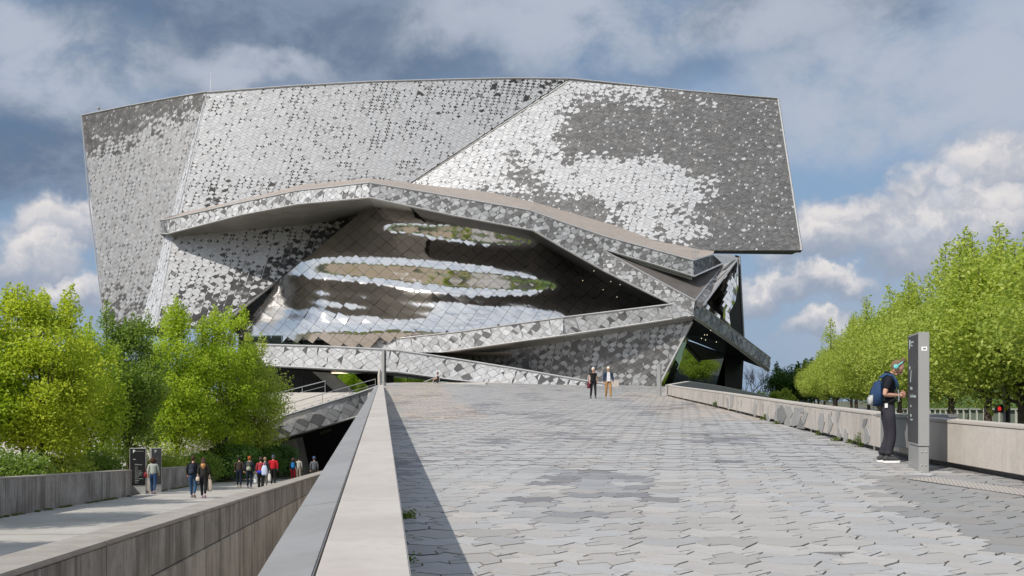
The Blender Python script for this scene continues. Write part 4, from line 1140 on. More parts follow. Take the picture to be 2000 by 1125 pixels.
# ------------------------------------------------------------------ totems / signs
def textmesh(s, size, align='LEFT'):
    c = bpy.data.curves.new('t', 'FONT'); c.body = s; c.size = size; c.align_x = align; c.resolution_u = 2; c.extrude = 0.0008
    o = bpy.data.objects.new('t', c); COL.objects.link(o)
    me = bpy.data.meshes.new_from_object(o); bpy.data.objects.remove(o); bpy.data.curves.remove(c); return me
def totem(loc, rotz, w, th, h, label, lines, plinth=0.36, black='panelD', fullback=True, group=None):
    t_ = empty('information_sign', loc, label, 'sign', group); t_.rotation_euler = (0, 0, rotz)
    b = MB(); b.box(-w/2+.0, w/2, -th/2, th/2, plinth+.01, h); b.obj('casing', M['totem'], t_, bevel=0.006, world=False)
    b = MB(); b.box(-w/2+.01, w/2-.01, -th/2+.005, th/2-.005, -0.25, plinth); b.obj('plinth', M['totem'], t_, bevel=0.006, world=False)
    b = MB(); b.box(-w/2+.025, w/2-.02, -th/2-.006, -th/2+.002, plinth+.05, h-.03); b.obj('panel', M[black], t_, world=False)
    for (s, size, x, z) in lines:
        me = textmesh(s, size); o = link('lettering', me, M['print'], t_, world=False); o.location = (-w/2+x, -th/2-.0085, z); o.rotation_euler = (R(90), 0, 0)
    # logo: blocky P with a cut-out
    b = MB(); lx, lz = -w/2+.16, h-.22
    for (x0, x1, z0, z1) in ((0, .035, 0, .14), (.035, .075, .10, .14), (.035, .075, .045, .075), (.075, .10, .06, .125)):
        b.box(lx+x0, lx+x1, -th/2-.010, -th/2-.006, lz+z0, lz+z1)
    b.obj('logo', M['print'], t_, world=False)
    # arrow
    b = MB(); ax, az = -w/2+.2, h-.52
    b.box(ax, ax+.09, -th/2-.010, -th/2-.006, az-.006, az+.006); b.box(ax, ax+.012, -th/2-.011, -th/2-.0065, az-.03, az+.03)
    b.box(ax-.02, ax+.02, -th/2-.012, -th/2-.0075, az-.008, az+.016)
    b.obj('arrow', M['print'], t_, world=False)
    for s in (-1, 1):
        for z in (plinth*0.25, plinth*0.8):
            b = MB(); b.ball((w/2-.004, s*th*0.2, z), 0.012, 6, 4); b.obj('rivet', M['steel'], t_, world=False)
            b = MB(); b.ball((-w/2+.004, s*th*0.2, z), 0.012, 6, 4); b.obj('rivet', M['steel'], t_, world=False)
    return t_
# near sign: broad black face towards the plaza, narrow grey edge towards the camera
ang = math.atan2(14.55-15.42, 6.08-6.28)     # direction from far edge to near edge
cx_, cy_ = (6.08+6.28)/2+0.08, (14.55+15.42)/2
tt1 = totem((cx_, cy_, ramp_z(cx_, cy_)), ang, 0.90, 0.155, 2.08,
      'tall grey metal sign with dark panel, standing beside the woman at the right wall',
      [('PHILHARMONIE', 0.035, .30, 1.94), ('DE PARIS', 0.035, .30, 1.89), ('Musée', 0.075, .25, 1.22), ('Cité de la Musique', 0.065, .25, 1.10), ('–', 0.06, .25, 1.02), ('Folie', 0.055, .25, .95), ('–', 0.06, .25, .88), ('Billet', 0.065, .25, .80), ('Ticket office', 0.04, .25, .745)])
b = MB(); 
b.box(.447+.002, .447+.006, -.035, .045, 1.80, 1.86); o = b.obj('sticker', M['white'], tt1, world=False)
b = MB(); b.add([(.4545, -.018, 1.822), (.4545, .03, 1.82), (.4545, .026, 1.838), (.4545, .006, 1.835), (.4545, .0, 1.85), (.4545, -.01, 1.834)], [(0, 1, 2, 3, 4, 5)]); b.obj('doodle', M['panelD'], tt1, world=False)
b = MB(); b.tube([(-.20+.02, -.0855, 1.36), (-.16, -.0855, 1.335), (-.10, -.0855, 1.52)], .006, 4); b.obj('bird_mark', M['print'], tt1, world=False)
yy = 45.0; zz = path_z(yy)
totem((P(270, 965, 45).x, yy, zz), R(3), 0.74, 0.16, 2.14, 'black information sign in the gap of the garden wall on the lower path',
      [('PHILHARMONIE DE PARIS', 0.032, .28, 1.98), ('Philharmonie', 0.062, .25, 1.36)]+[(s, 0.046, .25, 1.25-.09*i) for i, s in enumerate(('Entrée', 'Accueil', 'Salle de concert', 'Salle de répétition', 'Espace éducatif', 'Restaurant', 'Salle de conférence', 'Belvédère', 'Parking'))], black='panelB')
totem((P(303, 960, 46.5).x, 46.6, path_z(46.6)), R(38), 0.5, 0.16, 2.15, 'grey slim sign pillar behind the woman with the red bag', [], black='panelD')
zb = ramp_z(P(748, 0, 76).x, 76)
totem((P(748.5, 750, 76).x+.05, 76, zb-.1), R(80), 0.5, 0.22, 2.85, 'grey sign post seen edge on at the far end of the parapet', [], black='panelD')
totem((P(1287.5, 775, 58).x, 58, ramp_z(P(1287.5, 775, 58).x, 58)), R(118), 0.34, 0.12, 1.95, 'narrow white and black sign at the far end of the right wall', [], black='panelB')
mb = MB(); q = [(0, 0), (1.1, 0), (1.1, .9), (.55, 1.0), (0, .9)]
mb.tube([P(741, 752, 72.5), P(740.5, 733, 72.5), P(741.5, 722, 72.5)], [.14, .13, .1], 5); o = mb.obj('bollard', M['cap']); tag(o, 'pale leaning stone post at the end of the parapet by the handrail', 'bollard')
# small black sign in the ramp and beige bin
p = P(1026, 722, 97.5); mb = MB(); mb.box(-.3, .3, -.15, .15, 0, 2.6); mb.box(.26, .36, -.17, .17, 0, 2.62) ; o = mb.obj('sign_box', M['panelB']); o.location = P(1026, 751, 97.5); tag(o, 'small black upright box sign behind the sloping ramp wall', 'sign')
mb = MB(); mb.box(-.35, .35, -.3, .3, -.1, .62); mb.box(-.37, .37, -.32, .32, .6, .66); o = mb.obj('bench_block', M['conc'], bevel=0.01); o.location = P(1201, 755.5, 92); o.location.z = ramp_z(o.location.x, 92); tag(o, 'beige stone block at the foot of the tiled wall behind the walking man', 'stone block')
# steps and rail where the seated person is
sp = empty('step_block', P(868, 745, 86), 'pale stone block with handrail under the seated person in black', 'steps')
mb = MB(); zc = P(868, 748, 86).z; xs = P(850, 0, 86).x
mb.prism([(xs, 85, zc-2), (xs+4.5, 85, zc-2), (xs+4.5, 90, zc-2), (xs, 90, zc-2)], [(xs+.25, 85, zc-.05), (xs+4.5, 85, zc-.0), (xs+4.5, 90, zc+.1), (xs+.25, 90, zc)]); mb.obj('block', M['stair'], sp)
mb = MB(); mb.tube([P(828, 752, 85), P(828, 746, 85), P(884, 724, 86)], .04, 6); mb.obj('handrail', M['steel'], sp)
for x in (834, 846, 858): mb = MB(); mb.tube([P(x, 754, 85), P(x, 746-(x-828)*.39, 85)], .03, 5); mb.obj('post', M['steel'], sp)

# ------------------------------------------------------------------ trees
def leaves(centers, sig, count, size, seed, zs=0.75, droop=0.0):
    rs = np.random.RandomState(seed); cen_ = np.array(centers); w_ = cen_[:, 3]**1.7; C_ = cen_[rs.choice(len(cen_), count, p=w_/w_.sum())]
    sg = np.array(sig)
    off = rs.normal(0, 1, (count, 3)); off /= np.maximum(1, np.linalg.norm(off, axis=1, keepdims=True)/1.9)
    c = C_[:, :3]+off*C_[:, 3:4]*np.array([1, 1, zs])
    nrm = rs.normal(0, 1, (count, 3)); nrm[:, 2] += 0.9; nrm /= np.linalg.norm(nrm, axis=1, keepdims=True)
    a = np.cross(nrm, rs.normal(0, 1, (count, 3))); a /= np.linalg.norm(a, axis=1, keepdims=True); b = np.cross(nrm, a)
    s = size*rs.uniform(0.6, 1.35, (count, 1))
    fold = nrm*s*0.28
    v = np.stack([c-a*s, c-b*s*0.55+fold, c+a*s, c+b*s*0.55+fold], 1).reshape(-1, 3)
    return v, C_[:, 4]
def leafobj(name, centers, count, size, seed, m, parent, loc, tonebias=0.0, zs=0.75):
    v, tb = leaves(centers, None, count, size, seed, zs)
    n = count; me = bpy.data.meshes.new(name)
    me.vertices.add(4*n); me.vertices.foreach_set('co', v.astype(np.float32).ravel())
    idx = np.arange(4*n).reshape(n, 4); tris = np.stack([idx[:, [0, 1, 2]], idx[:, [0, 2, 3]]], 1).reshape(-1)
    me.loops.add(6*n); me.loops.foreach_set('vertex_index', tris.astype(np.int32))
    me.polygons.add(2*n); me.polygons.foreach_set('loop_start', np.arange(0, 6*n, 3, dtype=np.int32))
    try: me.polygons.foreach_set('loop_total', np.full(2*n, 3, dtype=np.int32))
    except Exception: pass
    a = me.attributes.new('tone', 'FLOAT_COLOR', 'FACE'); rs = np.random.RandomState(seed+1)
    tv = np.clip(rs.normal(0.4, 0.22, n)+tb+tonebias, 0, 1); cc = np.repeat(np.stack([tv, tv, tv, np.ones(n)], 1), 2, 0)
    a.data.foreach_set('color', cc.astype(np.float32).ravel()); me.update(calc_edges=True); me.validate()
    me.materials.append(m); return me
def tree_meshes(seed, H, crown_r, crown_lo, nleaf, lsize, lm, clusters=90, trunk_r=0.12, shape='round', spikes=3, stems=1, sig=0.55):
    rs = random.Random(seed); cs = []; bm_ = MB()
    cz = (H+crown_lo)/2; hz = (H-crown_lo)/2
    for k in range(clusters):
        while True:
            x, y, z = rs.uniform(-1, 1), rs.uniform(-1, 1), rs.uniform(-1, 1)
            r = math.sqrt(x*x+y*y+z*z)
            if 0.35 < r < 1: break
        if shape == 'cone': k_ = (0.95-0.55*((z+1)/2)**1.6)
        elif shape == 'umb': k_ = 1.0
        else: k_ = 1.0
        bump = 0.86+0.28*mn.noise(Vector((x*1.7+seed, y*1.7, z*1.7)))
        px_, py_, pz_ = x*crown_r*k_*bump, y*crown_r*k_*bump, cz+z*hz*bump
        cs.append((px_, py_, pz_, sig*rs.uniform(0.6, 1.25), rs.uniform(-0.22, 0.22)))
    for k in range(spikes):
        a = rs.uniform(0, 6.28); r = rs.uniform(0, 0.6)*crown_r; zt = H*rs.uniform(0.97, 1.12)
        for q in range(8): cs.append((math.cos(a)*r+rs.uniform(-.1, .1), math.sin(a)*r+rs.uniform(-.1, .1), zt-q*0.2, 0.09+0.035*q, 0.1))
        bm_.tube([(math.cos(a)*r, math.sin(a)*r, H*0.8), (math.cos(a)*r, math.sin(a)*r, zt)], [.03, .01], 4)
    # trunk + limbs
    for s in range(stems):
        ox, oy = (0, 0) if stems == 1 else (rs.uniform(-.5, .5)*crown_r*.6, rs.uniform(-.5, .5)*crown_r*.6)
        lean = (rs.uniform(-.25, .25), rs.uniform(-.25, .25))
        fork = crown_lo+0.25*(H-crown_lo)*(0.3 if stems == 1 else 0.1)
        top = (ox+lean[0], oy+lean[1], H*0.72)
        bm_.tube([(ox, oy, -0.4), (ox, oy, 0.1), (ox+lean[0]*.3, oy+lean[1]*.3, fork), (ox+lean[0]*.7, oy+lean[1]*.7, (fork+H*0.72)/2), top], [trunk_r*1.35, trunk_r*1.05, trunk_r*.85, trunk_r*.5, trunk_r*.2], 8)
        for k in range(26//stems+4):
            c = rs.choice(cs[:clusters]); f = rs.uniform(0, .75); bx = ox+lean[0]*(.3+.5*f); by = oy+lean[1]*(.3+.5*f); bz = fork*0.9+(H*0.68-fork)*f
            bz = min(bz, c[2]-0.1) if c[2]-0.1 > fork*0.75 else fork*0.85
            mid = ((bx+c[0])/2+rs.uniform(-.15, .15), (by+c[1])/2+rs.uniform(-.15, .15), bz+(c[2]-bz)*0.35)
            bm_.tube([(bx, by, bz), mid, c[:3]], [trunk_r*.42, trunk_r*.25, trunk_r*.08], 5, cap=False)
    tm = bm_.mesh('trunk', True); tm.materials.append(M['bark'])
    lmsh = leafobj('crown', cs, nleaf, lsize, seed, lm, None, None)
    return tm, lmsh
def place_tree(name, tm, lm, loc, rot, sc, label, group=None, cat='tree'):
    t_ = empty(name, loc, label, cat, group); t_.rotation_euler = (0, 0, rot); t_.scale = sc if hasattr(sc, '__len__') else (sc, sc, sc)
    for n_, me in (('trunk', tm), ('crown', lm)):
        o = bpy.data.objects.new(n_, me); COL.objects.link(o); o.parent = t_
        if n_ == 'crown': pass
    return t_
# left group
def ltree(px, d, top_py, r, lm, seed, nleaf, label, spikes=3, stems=1, off_z=0.55, name='maple_tree', size=0.085, lo=0.35, sig=0.42, cl=230):
    b = P(px, 775, d); z0 = path_z(d)+off_z; H = P(px, top_py, d).z-z0
    tm, lf = tree_meshes(seed, H*0.97, r, lo, nleaf, size, M[lm], 240, 0.14, spikes=spikes*3, stems=stems, sig=sig)
    return place_tree(name, tm, lf, (b.x, d, z0), seed*1.3, 1.0, label, 'trees beyond the garden wall')
ltree(75, 46, 575, 3.1, 'yellowleaf', 101, 36000, 'tall yellow green tree at the far left with long top shoots', 4, 2, cl=150)
ltree(-60, 44, 610, 2.6, 'limeleaf', 108, 18000, 'yellow green tree cut off by the left edge of the photo', 2, 1)
ltree(165, 52, 640, 2.4, 'limeleaf', 102, 20000, 'lower bright green tree between the yellow green and the dark tree', 2, 2)
ltree(250, 57, 612, 2.35, 'darkleaf', 103, 30000, 'dark green narrow tree between two lighter trees', 2, 1, cl=120)
ltree(345, 64, 606, 2.6, 'limeleaf', 104, 24000, 'bright lime tree just right of the dark green tree', 3, 1)
ltree(425, 67, 618, 3.0, 'limeleaf', 105, 34000, 'broad bright lime tree in front of the mirrored swelling', 3, 2, cl=150)
ltree(495, 70, 668, 2.5, 'midleaf', 106, 26000, 'fresh green tree nearest the white staircase', 3, 1)
ltree(300, 74, 680, 3.0, 'midleaf', 107, 16000, 'green tree filling the gap behind the dark tree', 0, 1)
# shrubs/hedge
random.seed(9)
def bush(name, cx, cy, cz, rx, ry, rz, n, size, lm, label, seed, group=None, cat='shrub', cl=60):
    rs = random.Random(seed); cs = []
    for k in range(cl):
        while True:
            x, y, z = rs.uniform(-1, 1), rs.uniform(-1, 1), rs.uniform(0, 1)
            if 0.3 < x*x+y*y+z*z < 1: break
        cs.append((x*rx, y*ry, z*rz, 0.34*min(1, rz), rs.uniform(-.2, .2)))
    me = leafobj('foliage', cs, n, size, seed, M[lm], None, None)
    t_ = empty(name, (cx, cy, cz), label, cat, group)
    o = bpy.data.objects.new('crown', me); COL.objects.link(o); o.parent = t_
    bm_ = MB()
    for k in range(8):
        c = rs.choice(cs); bm_.tube([(c[0]*.2, c[1]*.2, -.2), (c[0]*.6, c[1]*.6, c[2]*.5), c[:3]], [.05, .035, .015], 5)
    o = bm_.obj('stem', M['bark'], t_, world=False)
    return t_
for i, (px, d, h, lab) in enumerate(((455, 66, 2.0, 'leftmost clump of dark green hedge behind the walking couple'), (495, 70, 2.1, 'middle clump of dark green hedge above the garden wall'), (535, 74, 2.0, 'right hand clump of dark green hedge next to the dark entrance'))):
    b = P(px, 0, d); bush('hedge_shrub', b.x, d, path_z(d)+0.6, 1.9, 1.4, h, 12000, 0.07, 'hedgeleaf', lab, 60+i, 'hedge along the garden wall')
for i, (px, d) in enumerate(((40, 40), (130, 46), (200, 50), (330, 58), (395, 62))):
    b = P(px, 0, d); bush('low_shrub', b.x-.4, d, path_z(d)+0.55, 1.5, 1.2, 1.3, 5000, 0.07, 'midleaf' if i % 2 else 'darkleaf',
      ('green undergrowth behind the wall at the far left', 'undergrowth behind the wall under the yellow green tree', 'undergrowth behind the wall left of the black sign', 'undergrowth behind the woman with the red bag', 'undergrowth left of the dark hedge')[i], 70+i, 'undergrowth behind the garden wall')
# right street row: shared meshes
TR = [tree_meshes(201+i, (7.2, 6.8, 7.4)[i], 2.9, 2.7, 36000, 0.064, M['midleaf'], 200, 0.13, spikes=12, stems=1, sig=0.36) for i in range(3)]
ylist = [19.5, 25.5, 31, 37.5, 44, 50.5, 57, 64, 71, 78.5, 86, 94, 103, 113, 124]
ords = ('nearest street tree, at the right edge of the photo', 'second street tree from the right edge, behind the right wall', 'third street tree, its trunk left of the lamp post', 'fourth street tree, forked trunk just right of the tall grey sign', 'fifth street tree, directly behind the tall grey sign', 'sixth street tree, behind the woman with headphones', 'seventh street tree, left of the woman with headphones', 'eighth street tree in the row behind the right wall',
        'ninth street tree in the row behind the right wall', 'tenth street tree in the row behind the right wall', 'eleventh street tree, small in the receding row', 'twelfth street tree, small in the receding row', 'third street tree from the far end of the row', 'last street tree but one at the far end of the row', 'last street tree at the far end of the row')
for i, y in enumerate(ylist):
    x = 7.3+0.2526*y+random.uniform(-.3, .3); s = random.uniform(0.94, 1.06)*(0.95 if y < 22 else 1)
    place_tree('street_tree', *TR[i % 3], (x, y, -1.5), random.uniform(0, 6.2), (s, s, s*random.uniform(.96, 1.04)), ords[i], 'row of trees along the street')
# second row behind, on the grass slope
for i in range(7):
    y = 40+i*15; x = 17+0.2526*y+random.uniform(-1, 1)+max(0, 4-i)*1.2
    place_tree('slope_tree', *TR[(i+1) % 3], (x, y, 0.6), random.uniform(0, 6), 1.05, 'green tree on the grass slope behind the fence, number %d seen from the right' % (i+1) if False else
       ('rightmost green tree on the slope behind the fence', 'second green tree on the slope behind the fence', 'third green tree on the slope behind the fence', 'green tree on the slope above the motorcyclist', 'green slope tree behind the woman with headphones', 'small green slope tree near the far end of the fence', 'farthest green tree on the slope behind the fence')[i], 'trees on the slope behind the fence')
# dark far bush, bare tree
tmD, lfD = tree_meshes(301, 6.0, 3.4, 0.8, 16000, 0.12, M['hedgeleaf'], 80, 0.16, spikes=2)
b = P(1545, 0, 128); place_tree('dark_tree', tmD, lfD, (b.x, 128, -0.5), 0, 1.0, 'dark green tree at the far end of the street row', None)
b = P(1585, 0, 134); place_tree('dark_tree', tmD, lfD, (b.x, 134, -0.5), 2, 1.1, 'dark green tree half hidden behind the last street trees', None)
b = P(1515, 0, 122); bush('round_shrub', b.x, 122, -1.4, 3.0, 2, 4.2, 9000, 0.12, 'midleaf', 'light green shrub left of the dark tree behind the right wall', 80)
b = P(1475, 0, 126); bush('yellow_shrub', b.x, 126, -1.4, 3.2, 2, 3.4, 7000, 0.10, 'yellowleaf', 'yellowish shrub below the bare tree by the canopy tip', 81)
def bare_tree(loc, H, seed):
    rs = random.Random(seed); mb = MB()
    def grow(p, d, L, r, lv):
        q = p+d*L; mid = p+d*L*0.5+Vector((rs.uniform(-1, 1), rs.uniform(-1, 1), 0))*L*0.06
        mb.tube([p, mid, q], [r, r*.8, r*.6], 4 if lv > 1 else 6, cap=False)
        if lv < 6:
            for k in range(3 if lv < 4 else 2):
                nd = (d+Vector((rs.uniform(-1, 1), rs.uniform(-1, 1), rs.uniform(-.25, .7)))*0.62).normalized()
                grow(q, nd, L*rs.uniform(.62, .82), r*.58, lv+1)
    grow(Vector((0, 0, 0)), Vector((0, 0, 1)), H*0.27, 0.16, 0)
    t_ = empty('bare_tree', loc, 'leafless brown tree beyond the tip of the canopy', 'tree'); mb.obj('trunk', M['wood'], t_, world=False); return t_
bare_tree((P(1483, 0, 140).x, 140, -1.5), 8.2, 4)
o2 = bare_tree((P(1460, 0, 150).x, 150, -1.5), 8.0, 9); o2['label'] = 'leafless brown tree half hidden behind the black column'

# ------------------------------------------------------------------ street side furniture
fn = empty('noise_fence', (20, 50, -1.5), 'long green grey panel fence with pale posts beyond the street', 'fence')
fa, fb = Vector((24.0, 30, 0)), Vector((34.5, 92, 0)); LL = (fb-fa).length; nF = 44
def ftop(y): return 1.15-0.012*(y-30)
for i in range(nF):
    a, b = fa.lerp(fb, i/nF), fa.lerp(fb, (i+1)/nF); d = (b-a).normalized(); nr = Vector((-d.y, d.x, 0))*0.12
    mb = MB(); q = [a, b, b-nr, a-nr]; mb.prism([(p.x, p.y, -1.5) for p in q], [(p.x, p.y, ftop(p.y)-.1) for p in q]); mb.obj('panel', M['fence'], fn)
    mb = MB(); mb.box(-.045, .045, -.045, .045, -1.5, ftop(a.y)-.102, c=(a.x+nr.x*.75, a.y+nr.y*.75)); mb.obj('post', M['fenceL'], fn)
q = [fa, fb, fb-nr*1.5, fa-nr*1.5]; mb = MB(); q = [fa+nr, fb+nr, fb-nr*1.5, fa-nr*1.5]
mb.prism([(p.x, p.y, ftop(p.y)-.098) for p in q], [(p.x, p.y, ftop(p.y)) for p in q]); mb.obj('top_rail', M['fenceL'], fn)
# grass slope
mb = MB(); mb.poly([(24.6, 30, .4), (36, 96, .2), (60, 140, 7), (60, 30, 8)]); tagk(mb.obj('grass_slope', M['grass']))
rs = np.random.RandomState(4); cs = []
for k in range(900):
    f, g_ = rs.rand(), rs.rand(); a = Vector((24.6, 30, .4)).lerp(Vector((36, 96, .2)), f); b = Vector((60, 30, 8)).lerp(Vector((60, 140, 7)), f); p = a.lerp(b, g_*0.5); cs.append((p.x, p.y, p.z+.12, 0.35, rs.uniform(-.3, .3)))
me = leafobj('grass', cs, 40000, 0.09, 44, M['grassleaf'], None, None, zs=0.4); o = link('slope_grass', me); tag(o, 'rough green grass covering the slope', None, None, 'stuff')
# lamp post, traffic light
lp_ = empty('lamp_post', (P(1967, 0, 27).x, 27, -1.5), 'dark brown lamp post standing between the street trees at the right', 'lamp post')
mb = MB(); mb.tube([(0, 0, 0), (0, 0, 3.0), (0, 0, 5.5)], [.10, .085, .05], 8); mb.obj('pole', M['darkmetal'], lp_, world=False)
mb = MB(); mb.tube([(0, 0, 5.4), (.6, .1, 5.5), (.9, .1, 5.5)], [.04, .04, .03], 6); mb.box(.8, 1.5, -.1, .2, 5.45, 5.58); mb.obj('lamp_head', M['darkmetal'], lp_, world=False)
for nm, px_, d_, ht, lab in (('lamp_post', 1866, 66, 7.6, 'farther street lamp rising above the tree crowns'),):
    l2 = empty('lamp_post', (P(1812, 0, 58).x, 58, -1.5), lab, 'lamp post'); l2.scale = (1, 1, .92)
    mb = MB(); mb.tube([(0, 0, 0), (0, 0, 8.8)], [.09, .05], 8); mb.obj('pole', M['darkmetal'], l2, world=False)
    mb = MB(); mb.box(-.5, .5, -.15, .15, 8.75, 8.9); mb.obj('lamp_head', M['darkmetal'], l2, world=False)
tl_ = empty('traffic_light', (P(1961, 0, 26).x, 26, -1.5), 'small traffic light showing red beside the lamp post', 'traffic light')
mb = MB(); mb.tube([(0, 0, 0), (0, 0, 3.5)], .035, 8); mb.obj('pole', M['shard'], tl_, world=False)
mb = MB(); mb.box(-.2, -.04, -.06, .1, 2.58, 2.78); mb.box(-.22, -.02, -.14, -.06, 2.76, 2.8); mb.obj('signal_head', M['darkmetal'], tl_, world=False)
mb = MB(); mb.ball((-.155, -.065, 2.68), .05, 8, 6, (1, .4, 1.2)); mb.obj('red_light', M['signal'], tl_, world=False)
# vent box behind right wall beside sign
mb = MB(); mb.box(-.62, .25, -.3, .5, -.5, .0); mb.box(-.67, .30, -.36, .56, .0, .06); o = mb.obj('vent_box', M['shardD'], bevel=0.01); o.location = (P(1826, 812, 16.4).x, 16.6, P(1820, 814, 16.4).z-.02); o.rotation_euler = (0, 0, .2); tag(o, 'low dark metal box just behind the wall beside the tall sign', 'box')
# cars: low roofs visible above the wall
def car(loc, rot, col, label):
    c = empty('parked_car', loc, label, 'car', 'cars on the street'); c.rotation_euler = (0, 0, rot)
    cm = mat('car_paint_%s' % label.split()[0], col, 0.3, 0.2, coat=0.7)
    prof = [(-2.1, .35), (-2.12, .8), (-1.6, .95), (-1.0, 1.4), (.5, 1.42), (1.2, .95), (2.0, .82), (2.1, .45), (2.0, .3), (-2.0, .3)]
    mb = MB(); mb.prism([(x, -.82, z) for x, z in prof], [(x, .82, z) for x, z in prof]); mb.obj('body', cm, c, bevel=0.05, world=False)
    for s in (-1, 1):
        mb = MB(); pr = [(-1.5, .97), (-.98, 1.34), (.47, 1.36), (1.08, .97)]; mb.prism([(x, s*.822, z) for x, z in pr], [(x, s*.828, z) for x, z in pr]); mb.obj('window', M['glass'], c, world=False)
        for x in (-1.3, 1.3):
            mb = MB(); mb.tube([(x, s*.70, .32), (x, s*.86, .32)], .32, 14); mb.obj('wheel', M['rubber'], c, world=False)
    for x0, z0, x1, z1 in ((-1.52, 1.02, -1.05, 1.36), (1.12, 1.02, .56, 1.38)):
        mb = MB(); mb.add([(x0, -.7, z0), (x0, .7, z0), (x1, .7, z1), (x1, -.7, z1)], [(0, 1, 2, 3)]); q = mb.obj('windscreen', M['glass'], c, world=False); q.location = (-.03 if x0 < 0 else .03, 0, .02)
car((P(1655, 0, 75).x, 75, -1.48), R(80), (.6, .65, .72), 'pale car seen through the tree trunks behind the wall')
car((P(1640, 0, 92).x, 92, -1.48), R(80), (.7, .7, .72), 'white car farther along the street behind the trunks')
car((P(1700, 0, 60).x, 62, -1.48), R(80), (.08, .12, .22), 'dark blue car left of the woman with headphones')

# ------------------------------------------------------------------ people
def skin(name, verts, edges, m, parent, sub=2, root=0, smooth=True, extra=None):
    me = bpy.data.meshes.new(name); me.from_pydata([v[:3] for v in verts], edges, [])
    o = bpy.data.objects.new(name, me); COL.objects.link(o)
    md = o.modifiers.new('s', 'SKIN'); md.use_smooth_shade = True; md.branch_smoothing = 0.6
    for i, v in enumerate(verts):
        r = v[3]; d = me.skin_vertices[0].data[i]; d.radius = (r if not hasattr(r, '__len__') else r[0], r if not hasattr(r, '__len__') else r[1]); d.use_root = (i == root)
    sm = o.modifiers.new('d', 'SUBSURF'); sm.levels = sub; sm.render_levels = sub
    dg = bpy.context.evaluated_depsgraph_get(); ev = o.evaluated_get(dg); nm = bpy.data.meshes.new_from_object(ev)
    bpy.data.objects.remove(o); bpy.data.meshes.remove(me)
    if extra is not None:
        bm = bmesh.new(); bm.from_mesh(nm); tmp = extra.mesh('tmp', True); bm.from_mesh(tmp); bm.to_mesh(nm); bm.free(); bpy.data.meshes.remove(tmp)
    nm.polygons.foreach_set('use_smooth', [True]*len(nm.polygons)); nm.materials.clear(); nm.materials.append(m)
    q = bpy.data.objects.new(name, nm); COL.objects.link(q); q.parent = parent; return q
def V3(*a): return Vector(a)
